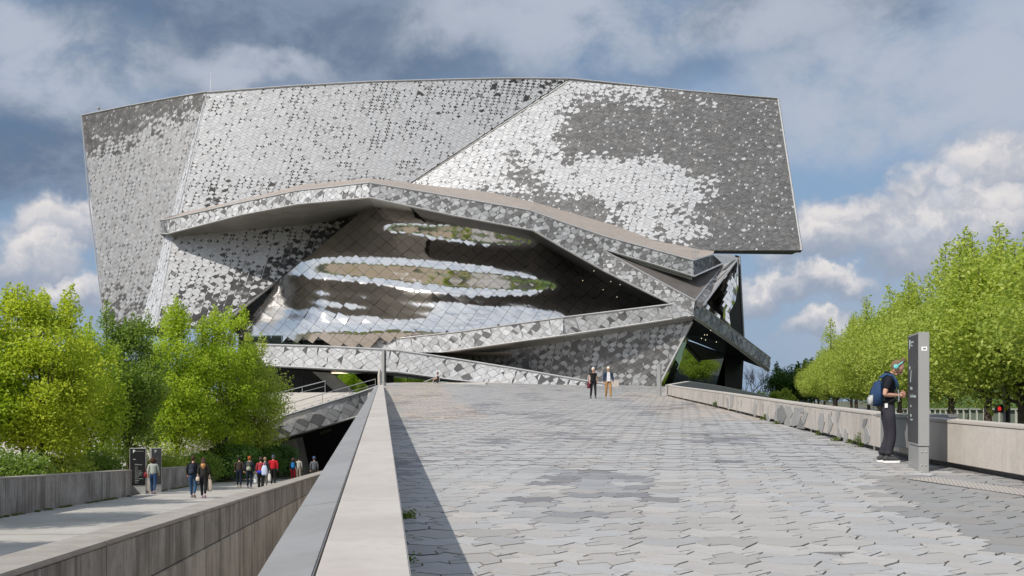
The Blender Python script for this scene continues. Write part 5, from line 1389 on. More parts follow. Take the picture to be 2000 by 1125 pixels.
def person(loc, rotz, h, label, top, legs, shoes, hair, hairstyle='short', stride=0.2, arms=(0.0, 0.0), sleeves='long', hat=None, coat_len=0.0, group=None, width=1.0, flare=0, skirt=None, lift=0, topname='jacket', detail=False):
    """local +Y is forward. arms: swing (rad) L,R"""
    p = empty('person', loc, label, 'person', group); p.rotation_euler = (0, 0, rotz); k = h/1.74; p.scale = (k, k, k)
    w = width
    hip = V3(0, 0, .95)
    sl = stride
    kneeL, kneeR = V3(-.10, sl*.42+.03, .50), V3(.10, -sl*.25+.03, .50)
    ankL, ankR = V3(-.10, sl*.85, .09), V3(.10, -sl*.95, .09+lift*.14)
    hL, hR = V3(-.095, 0, .90), V3(.095, 0, .90)
    chest, neck, head = V3(0, .01, 1.30), V3(0, .02, 1.47), V3(0, .045, 1.62)
    sL, sR = V3(-.175*w, 0, 1.405), V3(.175*w, 0, 1.405)
    def arm(s, sw, bend=.35):
        e = V3(s.x*1.22, s.y+math.sin(sw)*.26, s.z-math.cos(sw)*.27); a2 = sw+bend
        wv = V3(e.x*1.02, e.y+math.sin(a2)*.23, e.z-math.cos(a2)*.23); return e, wv
    if callable(arms): eL, wL, eR, wR = arms(sL, sR)
    else: (eL, wL), (eR, wR) = arm(sL, arms[0]), arm(sR, arms[1])
    def foot(a, up): return V3(a.x, a.y+.16, .035+ (0 if not up else up*.02)), V3(a.x, a.y-.05, .04+(up*.13 if up else 0))
    # body: one continuous mesh
    ex = MB()
    for wv, e, s in ((wL, eL, -1), (wR, eR, 1)):
        d = (wv-e).normalized(); side = V3(0, 1, 0) if abs(d.y) < .8 else V3(0, 0, 1); side = (side-d*side.dot(d)).normalized()
        pc = wv+d*.045
        ex.tube([wv-d*.01, wv+d*.03, wv+d*.075, wv+d*.09], [.022, .034, .036, .02], 7)
        cur = V3(-s, 0, 0)
        for q in range(4):
            o_ = side*(.026-.017*q); l = (.075, .085, .08, .062)[q]
            ex.tube([wv+d*.07+o_, wv+d*(.075+l*.5)+o_+cur*.008, wv+d*(.075+l*.8)+o_+cur*.028], [.0095, .009, .007], 5)
        ex.tube([wv+d*.02+side*.025, wv+d*.055+side*.05+cur*.01, wv+d*.085+side*.048+cur*.02], [.012, .011, .008], 5)
    # face on the head
    fx = head
    ex.ball(fx+V3(0, .012, 0), .098, 14, 10, (.80, .98, 1.20))
    ex.ball(fx+V3(0, .055, -.075), .048, 8, 6, (1, .9, .7))
    ex.tube([fx+V3(0, .095, .02), fx+V3(0, .125, -.028), fx+V3(0, .10, -.036)], [.008, .016, .01], 6)
    for s in (-1, 1):
        ex.ball(fx+V3(s*.082, .0, -.005), .03, 6, 5, (.3, .7, 1))
    vb = [(*hip, .085), (*V3(0, 0, 1.10), .085), (*chest, .11), (*neck, .052), (*(neck+V3(0, .012, .07)), .05),
          (*hL, .055), (*kneeL, .045), (*ankL, .036), (*hR, .055), (*kneeR, .045), (*ankR, .036),
          (*sL, .052), (*eL, .038), (*wL, .024), (*sR, .052), (*eR, .038), (*wR, .024)]
    eb = [(0, 1), (1, 2), (2, 3), (3, 4), (0, 5), (5, 6), (6, 7), (0, 8), (8, 9), (9, 10), (2, 11), (11, 12), (12, 13), (2, 14), (14, 15), (15, 16)]
    skin('body', vb, eb, SKIN, p, 1, extra=ex)
    # trousers
    vt = [(*(hip+V3(0, 0, .13)), (.150*w, .115)), (*hip, (.165*w, .135)), (*hL, .10), (*((hL+kneeL)/2), .088), (*kneeL, .073), (*((kneeL+ankL)/2), .064+flare*.3), (*(ankL+V3(0, 0, .01)), .055+flare),
          (*hR, .10), (*((hR+kneeR)/2), .088), (*kneeR, .073), (*((kneeR+ankR)/2), .064+flare*.3), (*(ankR+V3(0, 0, .01)), .055+flare)]
    et = [(0, 1), (1, 2), (2, 3), (3, 4), (4, 5), (5, 6), (1, 7), (7, 8), (8, 9), (9, 10), (10, 11)]
    skin('trousers', vt, et, cloth(legs), p, 2 if detail else 1)
    # top
    z0 = .89-coat_len
    vj = [(*V3(0, 0, z0), (.175*w, .135)), (*V3(0, 0, 1.10), (.160*w, .125)), (*V3(0, .01, 1.26), (.175*w, .13)), (*V3(0, .01, 1.39), (.15*w, .105)), (*V3(0, .02, 1.455), .066),
          (*(sL+V3(0, 0, -.005)), .075), (*((sL+eL)/2), .066)]
    ej = [(0, 1), (1, 2), (2, 3), (3, 4), (3, 5), (5, 6)]
    if sleeves == 'long': vj += [(*eL, .058), (*((eL+wL)/2), .052), (*wL, .042)]; ej += [(6, 7), (7, 8), (8, 9)]
    n0 = len(vj); vj += [(*(sR+V3(0, 0, -.005)), .075), (*((sR+eR)/2), .066)]; ej += [(3, n0), (n0, n0+1)]
    if sleeves == 'long': vj += [(*eR, .058), (*((eR+wR)/2), .052), (*wR, .042)]; ej += [(n0+1, n0+2), (n0+2, n0+3), (n0+3, n0+4)]
    skin(topname, vj, ej, cloth(top), p, 2 if detail else 1)
    for a, up in ((ankL, 0), (ankR, lift)):
        mb = MB(); t0, hl = foot(a, up)
        mb.tube([hl+V3(0, -.02, 0), hl+V3(0, .02, .01), (hl+t0)/2+V3(0, .03, .012), t0, t0+V3(0, .05, -.005)], [.03, .052, .05, .043, .02], 8); 
        o = mb.obj('shoe', cloth(shoes, .6), p, smooth=True, world=False)
    mb = MB()
    if hat:
        mb.ball(head+V3(0, -.005, .035), .112, 12, 8, (.86, 1.0, .98)); 
        mb.tube([head+V3(0, .09, .04), head+V3(0, .175, .025)], [.07, .045], 8)
        for i in range(len(mb.v)):
            x, y_, z = mb.v[i]
            if z < head.z+.0: mb.v[i] = (x, y_, head.z+.0)
        mb.obj('cap', cloth(hat), p, smooth=True, world=False)
        mb = MB(); mb.ball(head+V3(0, -.03, -.015), .098, 10, 8, (.86, .9, .9)); mb.obj('hair', cloth(hair), p, smooth=True, world=False)
    else:
        mb.ball(head+V3(0, -.02, .03), .112, 12, 9, (.84, 1.0, 1.02))
        if hairstyle == 'long':
            mb.tube([head+V3(0, -.05, .02), head+V3(0, -.085, -.10), head+V3(0, -.09, -.22), head+V3(0, -.085, -.33)], [.09, .115, .10, .05], 9)
        if hairstyle == 'bob':
            mb.ball(head+V3(0, -.04, -.03), .15, 12, 9, (1, .85, 1.0))
        mb.obj('hair', cloth(hair), p, smooth=True, world=False)
    return p, dict(sL=sL, sR=sR, eL=eL, eR=eR, wL=wL, wR=wR, head=head)
def backpack(p, col, col2, sc=1.0, side=-1, label=None, straps=(.02, .02, .02), world=None, dims=(.15, .10, .23)):
    w_, d_, h_ = [q*sc for q in dims]; b = empty('backpack', (0, 0, 0), label, 'backpack')
    b.location = p.location; b.rotation_euler = p.rotation_euler; b.scale = p.scale
    mb = MB(); cz = 1.20; y0 = -.13
    prof = [(-w_*.85, -h_), (w_*.85, -h_), (w_, -h_*.4), (w_*.95, h_*.5), (w_*.6, h_*.95), (0, h_*1.08), (-w_*.6, h_*.95), (-w_*.95, h_*.5), (-w_, -h_*.4)]
    mb.prism([(x, y0, cz+z) for x, z in prof], [(x*.85, y0-d_*1.9, cz-.02+z*.9) for x, z in prof]); mb.obj('bag', cloth(col), b, bevel=.025*sc, smooth=True, world=False)
    mb = MB(); mb.prism([(x*.75, y0-d_*1.9-.0, cz-.09+z*.45) for x, z in prof], [(x*.65, y0-d_*2.35, cz-.10+z*.4) for x, z in prof]); mb.obj('front_pocket', cloth(col2), b, bevel=.015, smooth=True, world=False)
    for s in (-1, 1):
        mb = MB(); mb.tube([(s*.09, -.10, 1.43), (s*.10, .0, 1.475), (s*.11, .12, 1.38), (s*.12, .13, 1.2), (s*.13, .0, 1.05), (s*.12, -.12, 1.02)], .018, 5); mb.obj('strap', cloth(straps), b, smooth=True, world=False)
    return b
def held_bag(loc, w_, h_, d_, col, label, cat='bag', name='shopping_bag', handle=.18, rot=0, z=None):
    b = empty(name, loc, label, cat); b.rotation_euler = (0, 0, rot)
    mb = MB(); n = 10; rings = []
    for (zz, sw_) in ((-h_, .75), (-h_*.85, 1.0), (-h_*.4, 1.02), (-h_*.1, .72), (0, .35)):
        rings.append([(math.cos(2*math.pi*i/n)*w_/2*sw_*(1+.06*math.sin(i*2.3+zz*9)), math.sin(2*math.pi*i/n)*d_/2*sw_, zz) for i in range(n)])
    vs = sum(rings, []); fs = [(r*n+i, r*n+(i+1) % n, (r+1)*n+(i+1) % n, (r+1)*n+i) for r in range(4) for i in range(n)]+[tuple(range(n))[::-1]]
    mb.add(vs, fs); mb.obj('bag_body', cloth(col, .5), b, smooth=True, world=False)
    mb = MB()
    for s in (-1, 1): mb.tube([(s*w_*.15, 0, -.02), (s*w_*.1, 0, handle*.6), (0, 0, handle), ], .008, 4)
    mb.obj('handle', cloth(col, .5), b, world=False)
    return b
NAVY, BLACK, JEAN, DGREY = (.012, .017, .035), (.012, .012, .014), (.03, .075, .15), (.035, .034, .032)
def pp(px, d): return (P(px, 0, d).x, d, path_z(d))
def off(p, x, y, z):   # point in a person's local frame -> world
    m_ = Matrix.Translation(p.location) @ p.rotation_euler.to_matrix().to_4x4() @ Matrix.Diagonal((*p.scale, 1)); return m_ @ Vector((x, y, z))
wz = R(8)   # walking direction along the path
a_, _ = person(pp(299, 45), wz, 1.70, 'person with dark curly bob in pale green jumper and blue jeans beside the black sign', (.33, .36, .32), (.02, .055, .13), (.25, .2, .25), (.05, .022, .015), 'bob', .28, (-.3, .25), lift=.6, topname='jumper')
held_bag(off(a_, -.30, -.03, 1.05), .26, .24, .12, (.17, .015, .02), 'dark red shoulder bag at the hip of the person in the pale green jumper', 'handbag', 'handbag', .3, wz)
a_, _ = person(pp(377, 41), wz, 1.78, 'person in black jacket and blue jeans walking on the left of the couple', BLACK, JEAN, (.3, .22, .2), (.06, .035, .022), 'short', .3, (.2, -.2), lift=.8, width=1.08)
backpack(a_, (.022, .028, .042), (.03, .038, .055), 1.05, label='dark blue grey backpack on the person in blue jeans')
a_, _ = person(pp(397.5, 40.6), wz, 1.70, 'person with blonde tipped long hair in black leather jacket, right of the walking couple', (.028, .026, .025), BLACK, (.4, .3, .38), (.06, .035, .025), 'long', .28, (-.15, .1), lift=.9)
mb = MB(); hp = Vector((0, .045, 1.62)); mb.tube([hp+V3(0, -.10, -.12), hp+V3(0, -.105, -.22), hp+V3(0, -.10, -.36)], [.10, .105, .04], 9); mb.obj('hair_tips', cloth((.46, .24, .10)), a_, smooth=True, world=False)
held_bag(off(a_, .25, 0, .82), .22, .5, .06, (.45, .38, .32), 'beige cloth bag hanging beside the person in the leather jacket', 'tote bag', 'tote_bag', .2, wz)
held_bag(off(a_, -.22, -.12, .95), .16, .18, .1, (.6, .48, .38), 'small cream pouch between the walking couple', 'pouch', 'pouch', .12, wz)
person(pp(467, 55), wz, 1.72, 'person in brown leather jacket and dark jeans walking alone behind the couple', (.045, .036, .028), NAVY, (.5, .4, .28), (.015, .012, .012), 'short', .15, (.1, -.1), width=1.12)
a_, _ = person(pp(487, 52.5), wz, 1.74, 'red haired person in navy clothes carrying a white plastic bag', (.016, .026, .055), (.014, .02, .04), (.2, .2, .22), (.32, .09, .03), 'short', .15, (0, -.05), width=1.05)
backpack(a_, (.06, .065, .05), (.33, .36, .27), 1.05, label='green and cream checked backpack on the red haired person', straps=(.3, .3, .2))
held_bag(off(a_, .30, .05, .78), .22, .52, .12, (.62, .66, .68), 'white plastic shopping bag held by the red haired person', rot=wz)
a_, _ = person(pp(509, 50.8), wz, 1.70, 'person in red jacket and flared black trousers with a blue scarf at the waist', (.30, .035, .045), BLACK, BLACK, (.04, .03, .028), 'short', .2, (.1, .2), hat=(.07, .045, .04), flare=.04)
mb = MB(); mb.tube([(-.17, -.10, .98), (0, -.16, .94), (.16, -.09, 1.0)], [.05, .075, .05], 8); mb.obj('scarf', cloth((.01, .05, .42)), a_, smooth=True, world=False)
held_bag(off(a_, .22, -.16, 1.32), .32, .52, .14, (.48, .55, .72), 'pale blue white patterned bag over the shoulder of the person in the red jacket', rot=wz)
a_, _ = person(pp(517.5, 55.5), wz, 1.68, 'person with light hair in dark coat mostly hidden between the two red jackets', (.03, .03, .034), (.1, .09, .085), BLACK, (.30, .2, .13), 'short', .1, (0, 0), coat_len=.1)
held_bag(off(a_, .25, 0, .78), .2, .45, .1, (.6, .6, .57), 'white paper bag low between the people in red', rot=wz)
a_, _ = person(pp(533.5, 57.5), wz, 1.80, 'tall person in bright red jacket, black trousers and grey cap', (.46, .015, .025), BLACK, BLACK, (.12, .09, .07), 'short', .1, (.35, -.1), hat=(.06, .09, .14), width=1.12)
held_bag(off(a_, .24, 0, .98), .2, .2, .12, (.015, .015, .015), 'small black camera bag at the hip of the tall person in red', 'camera bag', 'camera_bag', .3, wz)
held_bag(off(a_, -.34, .15, 1.35), .26, .6, .12, (.02, .021, .026), 'dark coat carried on the arm of the tall person in red', 'coat', 'folded_coat', .1, wz)
a_, _ = person(pp(572.5, 66), wz, 1.62, 'person in dark coat and red trousers entering the dark passage', (.018, .022, .03), (.30, .012, .03), BLACK, (.05, .035, .03), 'bob', .15, (.1, .1), coat_len=.1)
backpack(a_, (.02, .16, .42), (.02, .19, .5), .95, label='bright blue backpack on the person in red trousers')
person(pp(583.5, 67.5), wz, 1.66, 'person in pale grey jumper and beige trousers entering the dark passage', (.35, .35, .33), (.24, .21, .18), (.1, .1, .1), (.02, .015, .015), 'short', .12, (.0, .0), topname='jumper')
person(pp(613.5, 58), wz, 1.72, 'person in grey top and blue cap partly hidden by the near coping', (.09, .10, .12), DGREY, BLACK, (.08, .06, .05), 'short', .15, (0, 0), hat=(.05, .10, .2))
# pair on the plaza, walking towards the camera
x_ = P(1158.5, 0, 54.2).x
a_, _ = person((x_, 54.2, ramp_z(x_, 54.2)), R(186), 1.72, 'white haired walker in black T-shirt with a jacket tied at the waist', BLACK, (.018, .018, .022), (.08, .08, .09), (.72, .70, .66), 'short', .22, (-.1, .1), 'short', topname='t_shirt')
mb = MB(); mb.tube([(-.18, 0, 1.02), (-.1, .13, 1.0), (.1, .13, 1.0), (.18, 0, 1.02), (.1, -.13, 1.0), (-.1, -.13, 1.0), (-.18, 0, 1.02)], .035, 6); mb.tube([(-.14, -.1, 1.0), (-.17, -.12, .85), (-.16, -.1, .72)], [.04, .07, .03], 6); mb.tube([(.14, -.1, 1.0), (.17, -.12, .85), (.16, -.1, .72)], [.04, .07, .03], 6); mb.tube([(-.03, .15, 1.0), (-.08, .17, .8)], [.03, .02], 5); mb.obj('tied_jacket', cloth((.02, .022, .035)), a_, smooth=True, world=False)
held_bag(off(a_, .26, .05, .95), .18, .38, .1, (.12, .02, .035), 'dark red patterned bag held by the white haired walker', rot=0)
x_ = P(1188, 0, 53.4).x
a_, _ = person((x_, 53.4, ramp_z(x_, 53.4)), R(184), 1.76, 'walker in navy jacket over white shirt, tan trousers and cream cap', (.018, .04, .085), (.36, .21, .085), (.35, .3, .25), (.3, .28, .25), 'short', .22, (.1, -.1), hat=(.62, .58, .48), coat_len=.05, width=1.12)
mb = MB(); mb.prism([(-.085, .11, 1.44), (.085, .11, 1.44), (.115, .135, .95), (-.115, .135, .95)], [(-.065, .135, 1.42), (.065, .135, 1.42), (.10, .165, .94), (-.10, .165, .94)]); mb.obj('shirt', cloth((.62, .62, .66)), a_, bevel=.008, world=False)
# seated person at the top of the steps
def seated(loc, rotz, label):
    p = empty('person', loc, label, 'person'); p.rotation_euler = (0, 0, rotz)
    ex = MB(); ex.ball((0, .12, .80), .10, 12, 9, (.82, .95, 1.18)); ex.tube([(0, .21, .80), (0, .235, .77), (0, .215, .765)], [.008, .015, .01], 6)
    for s in (-1, 1):
        for q in range(4): ex.tube([(s*(.05+.012*q), .40, .50), (s*(.03+.012*q), .44, .51), (s*(.02+.01*q), .45, .485)], [.009, .008, .007], 5)
        ex.tube([(s*.05, .38, .51), (s*.02, .40, .53)], [.011, .008], 5)
    vb = [(0, 0, .08, .12), (0, .02, .3, .11), (0, .04, .48, .13), (0, .07, .63, .05), (0, .10, .72, .048),
          (-.1, .08, .1, .08), (-.11, .45, .42, .058), (-.10, .50, -.02, .04), (-.10, .62, -.05, .035), (.1, .08, .1, .08), (.11, .47, .40, .058), (.10, .55, -.02, .04), (.10, .67, -.05, .035),
          (-.18, .05, .56, .05), (-.21, .12, .32, .038), (-.06, .36, .48, .026), (.18, .05, .56, .05), (.21, .14, .32, .038), (.06, .36, .48, .026)]
    eb = [(0, 1), (1, 2), (2, 3), (3, 4), (0, 5), (5, 6), (6, 7), (7, 8), (0, 9), (9, 10), (10, 11), (11, 12), (2, 13), (13, 14), (14, 15), (2, 16), (16, 17), (17, 18)]
    skin('body', vb, eb, SKIN, p, 1, extra=ex)
    skin('t_shirt', [(0, 0, .1, .15), (0, .03, .35, .15), (0, .05, .55, .12), (0, .07, .62, .07), (-.18, .05, .55, .075), (-.205, .09, .42, .065), (.18, .05, .55, .075), (.205, .09, .42, .065)], [(0, 1), (1, 2), (2, 3), (2, 4), (4, 5), (2, 6), (6, 7)], cloth(BLACK), p, 1)
    skin('shorts', [(0, -.02, .1, .15), (-.1, .1, .12, .105), (-.11, .3, .3, .085), (.1, .1, .12, .105), (.11, .32, .28, .085)], [(0, 1), (1, 2), (0, 3), (3, 4)], cloth((.02, .02, .03)), p, 1)
    mb = MB(); mb.ball((0, .10, .83), .108, 10, 8, (.86, .95, 1)); mb.obj('hair', cloth((.09, .05, .03)), p, smooth=True, world=False)
    for s in (-1, 1): mb = MB(); mb.tube([(s*.1, .50, -.06), (s*.1, .72, -.07)], [.05, .035], 7); mb.obj('shoe', cloth((.5, .5, .5)), p, world=False)
q = P(857, 747, 85.6); seated((q.x, 85.6, zc+.02), R(75), 'person in black T-shirt sitting on the stone block and looking at a phone')
# motorcyclist: rider on a scooter, head and shoulders seen over the wall
mc = empty('motorcyclist', (P(1865, 0, 34).x, 34, -1.5), 'rider in dark blue jacket and white helmet on a scooter in the street', 'motorcyclist'); mc.rotation_euler = (0, 0, R(190)); 
skin('body', [(0, 0, .75, .16), (0, .02, 1.0, .16), (0, .05, 1.2, .15), (0, .08, 1.33, .06), (-.22, .06, 1.2, .08), (-.32, .25, 1.0, .06), (-.30, .5, .98, .045), (.22, .06, 1.2, .08), (.32, .25, 1.0, .06), (.30, .5, .98, .045), (-.14, .35, .72, .1), (-.14, .45, .35, .07), (.14, .35, .72, .1), (.14, .45, .35, .07)],
     [(0, 1), (1, 2), (2, 3), (2, 4), (4, 5), (5, 6), (2, 7), (7, 8), (8, 9), (0, 10), (10, 11), (0, 12), (12, 13)], cloth((.03, .04, .08)), mc, 1)
mb = MB(); mb.ball((0, .1, 1.48), .145, 12, 9, (.9, 1.05, 1)); mb.obj('helmet', M['white'], mc, smooth=True, world=False)
mb = MB(); mb.ball((0, .17, 1.46), .12, 10, 8, (.9, .8, .6)); mb.obj('visor', M['glass'], mc, smooth=True, world=False)
mb = MB(); mb.tube([(0, -.8, .6), (0, -.3, .68), (0, .1, .66), (0, .3, .35), (0, .62, .4), (0, .7, .95)], [.1, .17, .15, .14, .12, .07], 8); mb.obj('scooter', M['carp'], mc, smooth=True, world=False)
mb = MB(); mb.tube([(-.36, .62, 1.0), (0, .7, 1.02), (.36, .62, 1.0)], .022, 6); mb.tube([(.3, .66, 1.0), (.42, .66, 1.2)], .01, 4); mb.ball((.44, .66, 1.24), .06, 8, 6, (1, .4, .8)); mb.tube([(-.3, .66, 1.0), (-.42, .66, 1.2)], .01, 4); mb.ball((-.44, .66, 1.24), .06, 8, 6, (1, .4, .8)); mb.obj('handlebar', M['darkmetal'], mc, world=False)
for y_ in (-.6, .8):
    mb = MB(); mb.tube([(-.06, y_, .25), (.06, y_, .25)], .25, 14); mb.obj('wheel', M['rubber'], mc, world=False)

# --- the woman with headphones ---------------------------------------
def woman():
    Y = 16.0; X = P(1737, 0, Y).x
    p = empty('person', (X, Y, ramp_z(X, Y)), 'woman with hair bun and turquoise headphones looking down beside the tall sign', 'person')
    p.rotation_euler = (0, 0, R(-90-10)); k = 1.73/1.72; p.scale = (k, k, k)
    # local +Y = the way she faces (photo right); +X local = towards camera... (right hand side)
    hip = V3(0, -.03, .93); waist = V3(0, -.02, 1.06); chest = V3(0, -.035, 1.27); neck = V3(0, .02, 1.44); 
    head = V3(0, .115, 1.555)
    sL, sR = V3(-.165, -.03, 1.375), V3(.165, -.03, 1.375)
    eL, eR = V3(-.215, -.10, 1.12), V3(.215, -.12, 1.11)
    wL, wR = V3(-.06, .155, 1.125), V3(.085, .12, 1.10)
    hL, hR = V3(-.09, -.03, .88), V3(.09, -.03, .88)
    kL, kR = V3(-.085, -.0, .48), V3(.085, .02, .48); aL, aR = V3(-.085, -.085, .09), V3(.085, -.03, .09)
    ex = MB()
    # head, tilted forward (pitch)
    hm = MB(); c = V3(0, 0, 0)
    hm.ball((0, .004, .012), .098, 18, 14, (.80, 1.04, 1.12)); 
    for i in range(len(hm.v)):
        x, y, z = hm.v[i]
        if z < 0: f = min(1, -z/.11); x *= 1-.30*f; y = y*(1-.25*f)+.022*f
        hm.v[i] = (x, y, z)
    hm.ball((0, .066, -.084), .034, 10, 8, (.95, .8, .75))                        # chin
    hm.tube([(0, .098, .020), (0, .122, -.018), (0, .130, -.030), (0, .104, -.040)], [.008, .012, .016, .009], 8)   # nose
    hm.tube([(-.022, .093, -.058), (0, .104, -.056), (.022, .093, -.058)], [.004, .0075, .004], 6)
    hm.tube([(-.020, .092, -.066), (0, .102, -.066), (.020, .092, -.066)], [.004, .0085, .004], 6)
    for s in (-1, 1):
        hm.ball((s*.030, .076, .004), .013, 8, 6, (1.2, .6, .7)); hm.tube([(s*.014, .090, .022), (s*.032, .088, .026), (s*.048, .074, .020)], [.003, .004, .002], 5)
        hm.ball((s*.078, -.01, -.01), .028, 8, 6, (.3, .7, 1.1))
    rotm = Matrix.Translation(head) @ Matrix.Rotation(R(-42), 4, 'X')
    hm.v = [tuple(rotm @ Vector(v)) for v in hm.v]; ex.add(hm.v, hm.f)
    # hands closed on the strap, in front of the chest
    for wv, e, s in ((wL, eL, -1), (wR, eR, 1)):
        d = (wv-e).normalized(); pc = wv+d*.05; up = V3(0, 0, 1); up = (up-d*up.dot(d)).normalized(); inw = d.cross(up)*s*1.0
        ex.tube([wv-d*.02, wv+d*.015, wv+d*.05, wv+d*.085], [.024, .030, .036, .028], 8)
        for q in range(4):
            o_ = up*(.028-.019*q); l = (.9, 1, .95, .8)[q]
            ex.tube([wv+d*.078+o_, wv+d*(.078+.03*l)+o_, wv+d*(.078+.036*l)+o_+inw*.024, wv+d*.078+o_+inw*.040*l], [.0098, .0095, .009, .0075], 6)
        ex.tube([wv+d*.03+up*.026, wv+d*.055+up*.046+inw*.012, wv+d*.085+up*.042+inw*.028], [.013, .0115, .009], 6)
    vb = [(*(hip+V3(0, -.01, .0)), .075), (*waist, .075), (*chest, .09), (*(neck-V3(0, .02, .02)), .052), (*(neck+V3(0, .035, .05)), .047),
          (*hL, .05), (*kL, .045), (*aL, .036), (*hR, .05), (*kR, .045), (*aR, .036),
          (*sL, .05), (*eL, .040), (*((eL+wL)/2), .037), (*wL, .0245), (*sR, .05), (*eR, .040), (*((eR+wR)/2), .037), (*wR, .0245)]
    eb = [(0, 1), (1, 2), (2, 3), (3, 4), (0, 5), (5, 6), (6, 7), (0, 8), (8, 9), (9, 10), (2, 11), (11, 12), (12, 13), (13, 14), (2, 15), (15, 16), (16, 17), (17, 18)]
    skin('body', vb, eb, SKIN, p, 2, extra=ex)
    BL = cloth((.012, .013, .018)); TR_ = cloth((.034, .033, .042))
    skin('polo_shirt', [(0, -.03, .93, (.14, .118)), (*waist, (.138, .115)), (*chest, (.165, .125)), (0, -.02, 1.375, (.13, .09)), (0, .0, 1.43, .068),
                  (*sL, .07), (*((sL*1.1+eL*.9)/2), .066), (*(eL*.72+sL*.28), .063), (*sR, .07), (*((sR*1.1+eR*.9)/2), .066), (*(eR*.72+sR*.28), .063)],
         [(0, 1), (1, 2), (2, 3), (3, 4), (3, 5), (5, 6), (6, 7), (3, 8), (8, 9), (9, 10)], BL, p, 2)
    mb = MB(); mb.tube([(-.05, .03, 1.44), (-.055, -.03, 1.475), (0, -.065, 1.485), (.055, -.03, 1.475), (.05, .03, 1.44), (0, .07, 1.405)], .018, 8); mb.obj('collar', BL, p, smooth=True, world=False)
    def legv(h_, k_, a_): return [(*h_, .108), (*((h_+k_)/2), .092), (*(k_+V3(0, 0, .05)), .078), (*(k_-V3(0, 0, .08)), .073), (*((k_+a_)/2), .072), (*(a_+V3(0, 0, .09)), .070), (*(a_+V3(0, 0, .03)), .070)]
    vt = [(0, -.02, 1.09, (.125, .10)), (0, -.02, 1.0, (.145, .12)), (0, -.045, .90, (.155, .14))]+legv(hL, kL, aL)+legv(hR, kR, aR)
    et = [(0, 1), (1, 2), (2, 3)]+[(i, i+1) for i in range(3, 9)]+[(2, 10)]+[(i, i+1) for i in range(10, 16)]
    skin('trousers', vt, et, TR_, p, 2)
    mb = MB(); mb.tube([(.140*math.cos(a), -.02+.122*math.sin(a), 1.02) for a in [i*math.pi/6 for i in range(13)]], .024, 6); mb.obj('belt', BL, p, smooth=True, world=False)
    for a_ in (aL, aR):
        mb = MB(); mb.tube([a_+V3(0, 0, .045), a_+V3(0, 0, .105)], [.064, .070], 14); mb.obj('trouser_cuff', TR_, p, smooth=True, world=False)
        mb = MB(); x, y = a_.x, a_.y
        out = [(-.038, -.09), (.038, -.09), (.046, .0), (.052, .10), (.040, .165), (0, .19), (-.040, .165), (-.050, .10), (-.043, .0)]
        mb.prism([(x+u_, y+v_, .0) for u_, v_ in out], [(x+u_*1.03, y+v_*1.02, .034+(.014 if v_ > .15 else 0)) for u_, v_ in out]); mb.obj('sole', M['white'], p, bevel=.006, world=False)
        mb = MB(); mb.tube([(x, y-.085, .06), (x, y-.03, .085), (x, y+.05, .075), (x, y+.12, .052), (x, y+.175, .040)], [.030, .045, .045, .040, .018], 10)
        mb.tube([(x, y-.02, .08), (x, y-.01, .13)], [.045, .043], 10)
        mb.obj('shoe', cloth((.06, .062, .065), .7), p, smooth=True, world=False)
        mb = MB()
        for q in range(4): mb.tube([(x-.032, y+.04+q*.022, .108-q*.008), (x+.032, y+.05+q*.022, .108-q*.008)], .0035, 4)
        mb.obj('laces', cloth((.12, .12, .12)), p, world=False)
    # hair: cap of hair + bun + strands
    hr = MB(); hr.ball((0, -.020, .026), .100, 20, 16, (.81, .92, 1.04))
    for i in range(len(hr.v)):
        x, y, z = hr.v[i]
        if y > -.004 and z < .062: hr.v[i] = (x*.70, -.004+(y+.004)*.1, z)
        if z < -.02: hr.v[i] = (hr.v[i][0]*(1+ (z+.02)*5), hr.v[i][1]*(1+(z+.02)*3), z)
        n_ = mn.noise(Vector((x*40, y*40, z*14)))*.006; x, y, z = hr.v[i]; hr.v[i] = (x+n_, y+n_, z+n_)
    hr.ball((0, .0, .150), .042, 12, 9, (1.05, 1, .85)); hr.ball((.018, -.02, .165), .026, 8, 6); hr.ball((-.016, .018, .168), .024, 8, 6)
    for s in range(14):
        a = s*.45; hr.tube([(math.cos(a)*.03, math.sin(a)*.03, .15), (math.cos(a)*.045, math.sin(a)*.045, .175), (math.cos(a+.5)*.05, math.sin(a+.5)*.05, .19)], [.006, .004, .0015], 4)
    hr.v = [tuple(rotm @ Vector(v)) for v in hr.v]; hr.obj('hair', cloth((.19, .125, .08)), p, smooth=True, world=False)
    # headphones: top-level thing
    hp_ = empty('headphones', (0, 0, 0), 'turquoise headphones over the ears of the woman beside the tall sign', 'headphones'); hp_.location = p.location; hp_.rotation_euler = p.rotation_euler; hp_.scale = p.scale
    TQ = cloth((.18, .55, .55), .4)
    for s in (-1, 1):
        mb = MB(); mb.tube([(s*.074, -.030, -.010), (s*.082, -.030, -.010), (s*.106, -.030, -.010), (s*.112, -.030, -.010)], [.034, .040, .038, .026], 16); mb.v = [tuple(rotm @ Vector(v)) for v in mb.v]; mb.obj('ear_cup', TQ, hp_, smooth=True, world=False)
    mb = MB(); pts_ = [(.098*math.cos(a), -.026+.03*math.sin(a), .005+.130*math.sin(a)) for a in [math.pi*i/14 for i in range(15)]]; mb.tube(pts_, .013, 6); mb.v = [tuple(rotm @ Vector(v)) for v in mb.v]; mb.obj('headband', TQ, hp_, smooth=True, world=False)
    mb = MB(); mb.tube(pts_[5:10], .017, 6); mb.v = [tuple(rotm @ Vector(v)) for v in mb.v]; mb.obj('headband_pad', cloth((.015, .02, .022)), hp_, smooth=True, world=False)
    # backpack
    b = empty('backpack', p.location, 'blue backpack with pale grey pocket worn by the woman with headphones', 'backpack'); b.rotation_euler = p.rotation_euler; b.scale = p.scale
    BLU = cloth((.025, .055, .125)); 
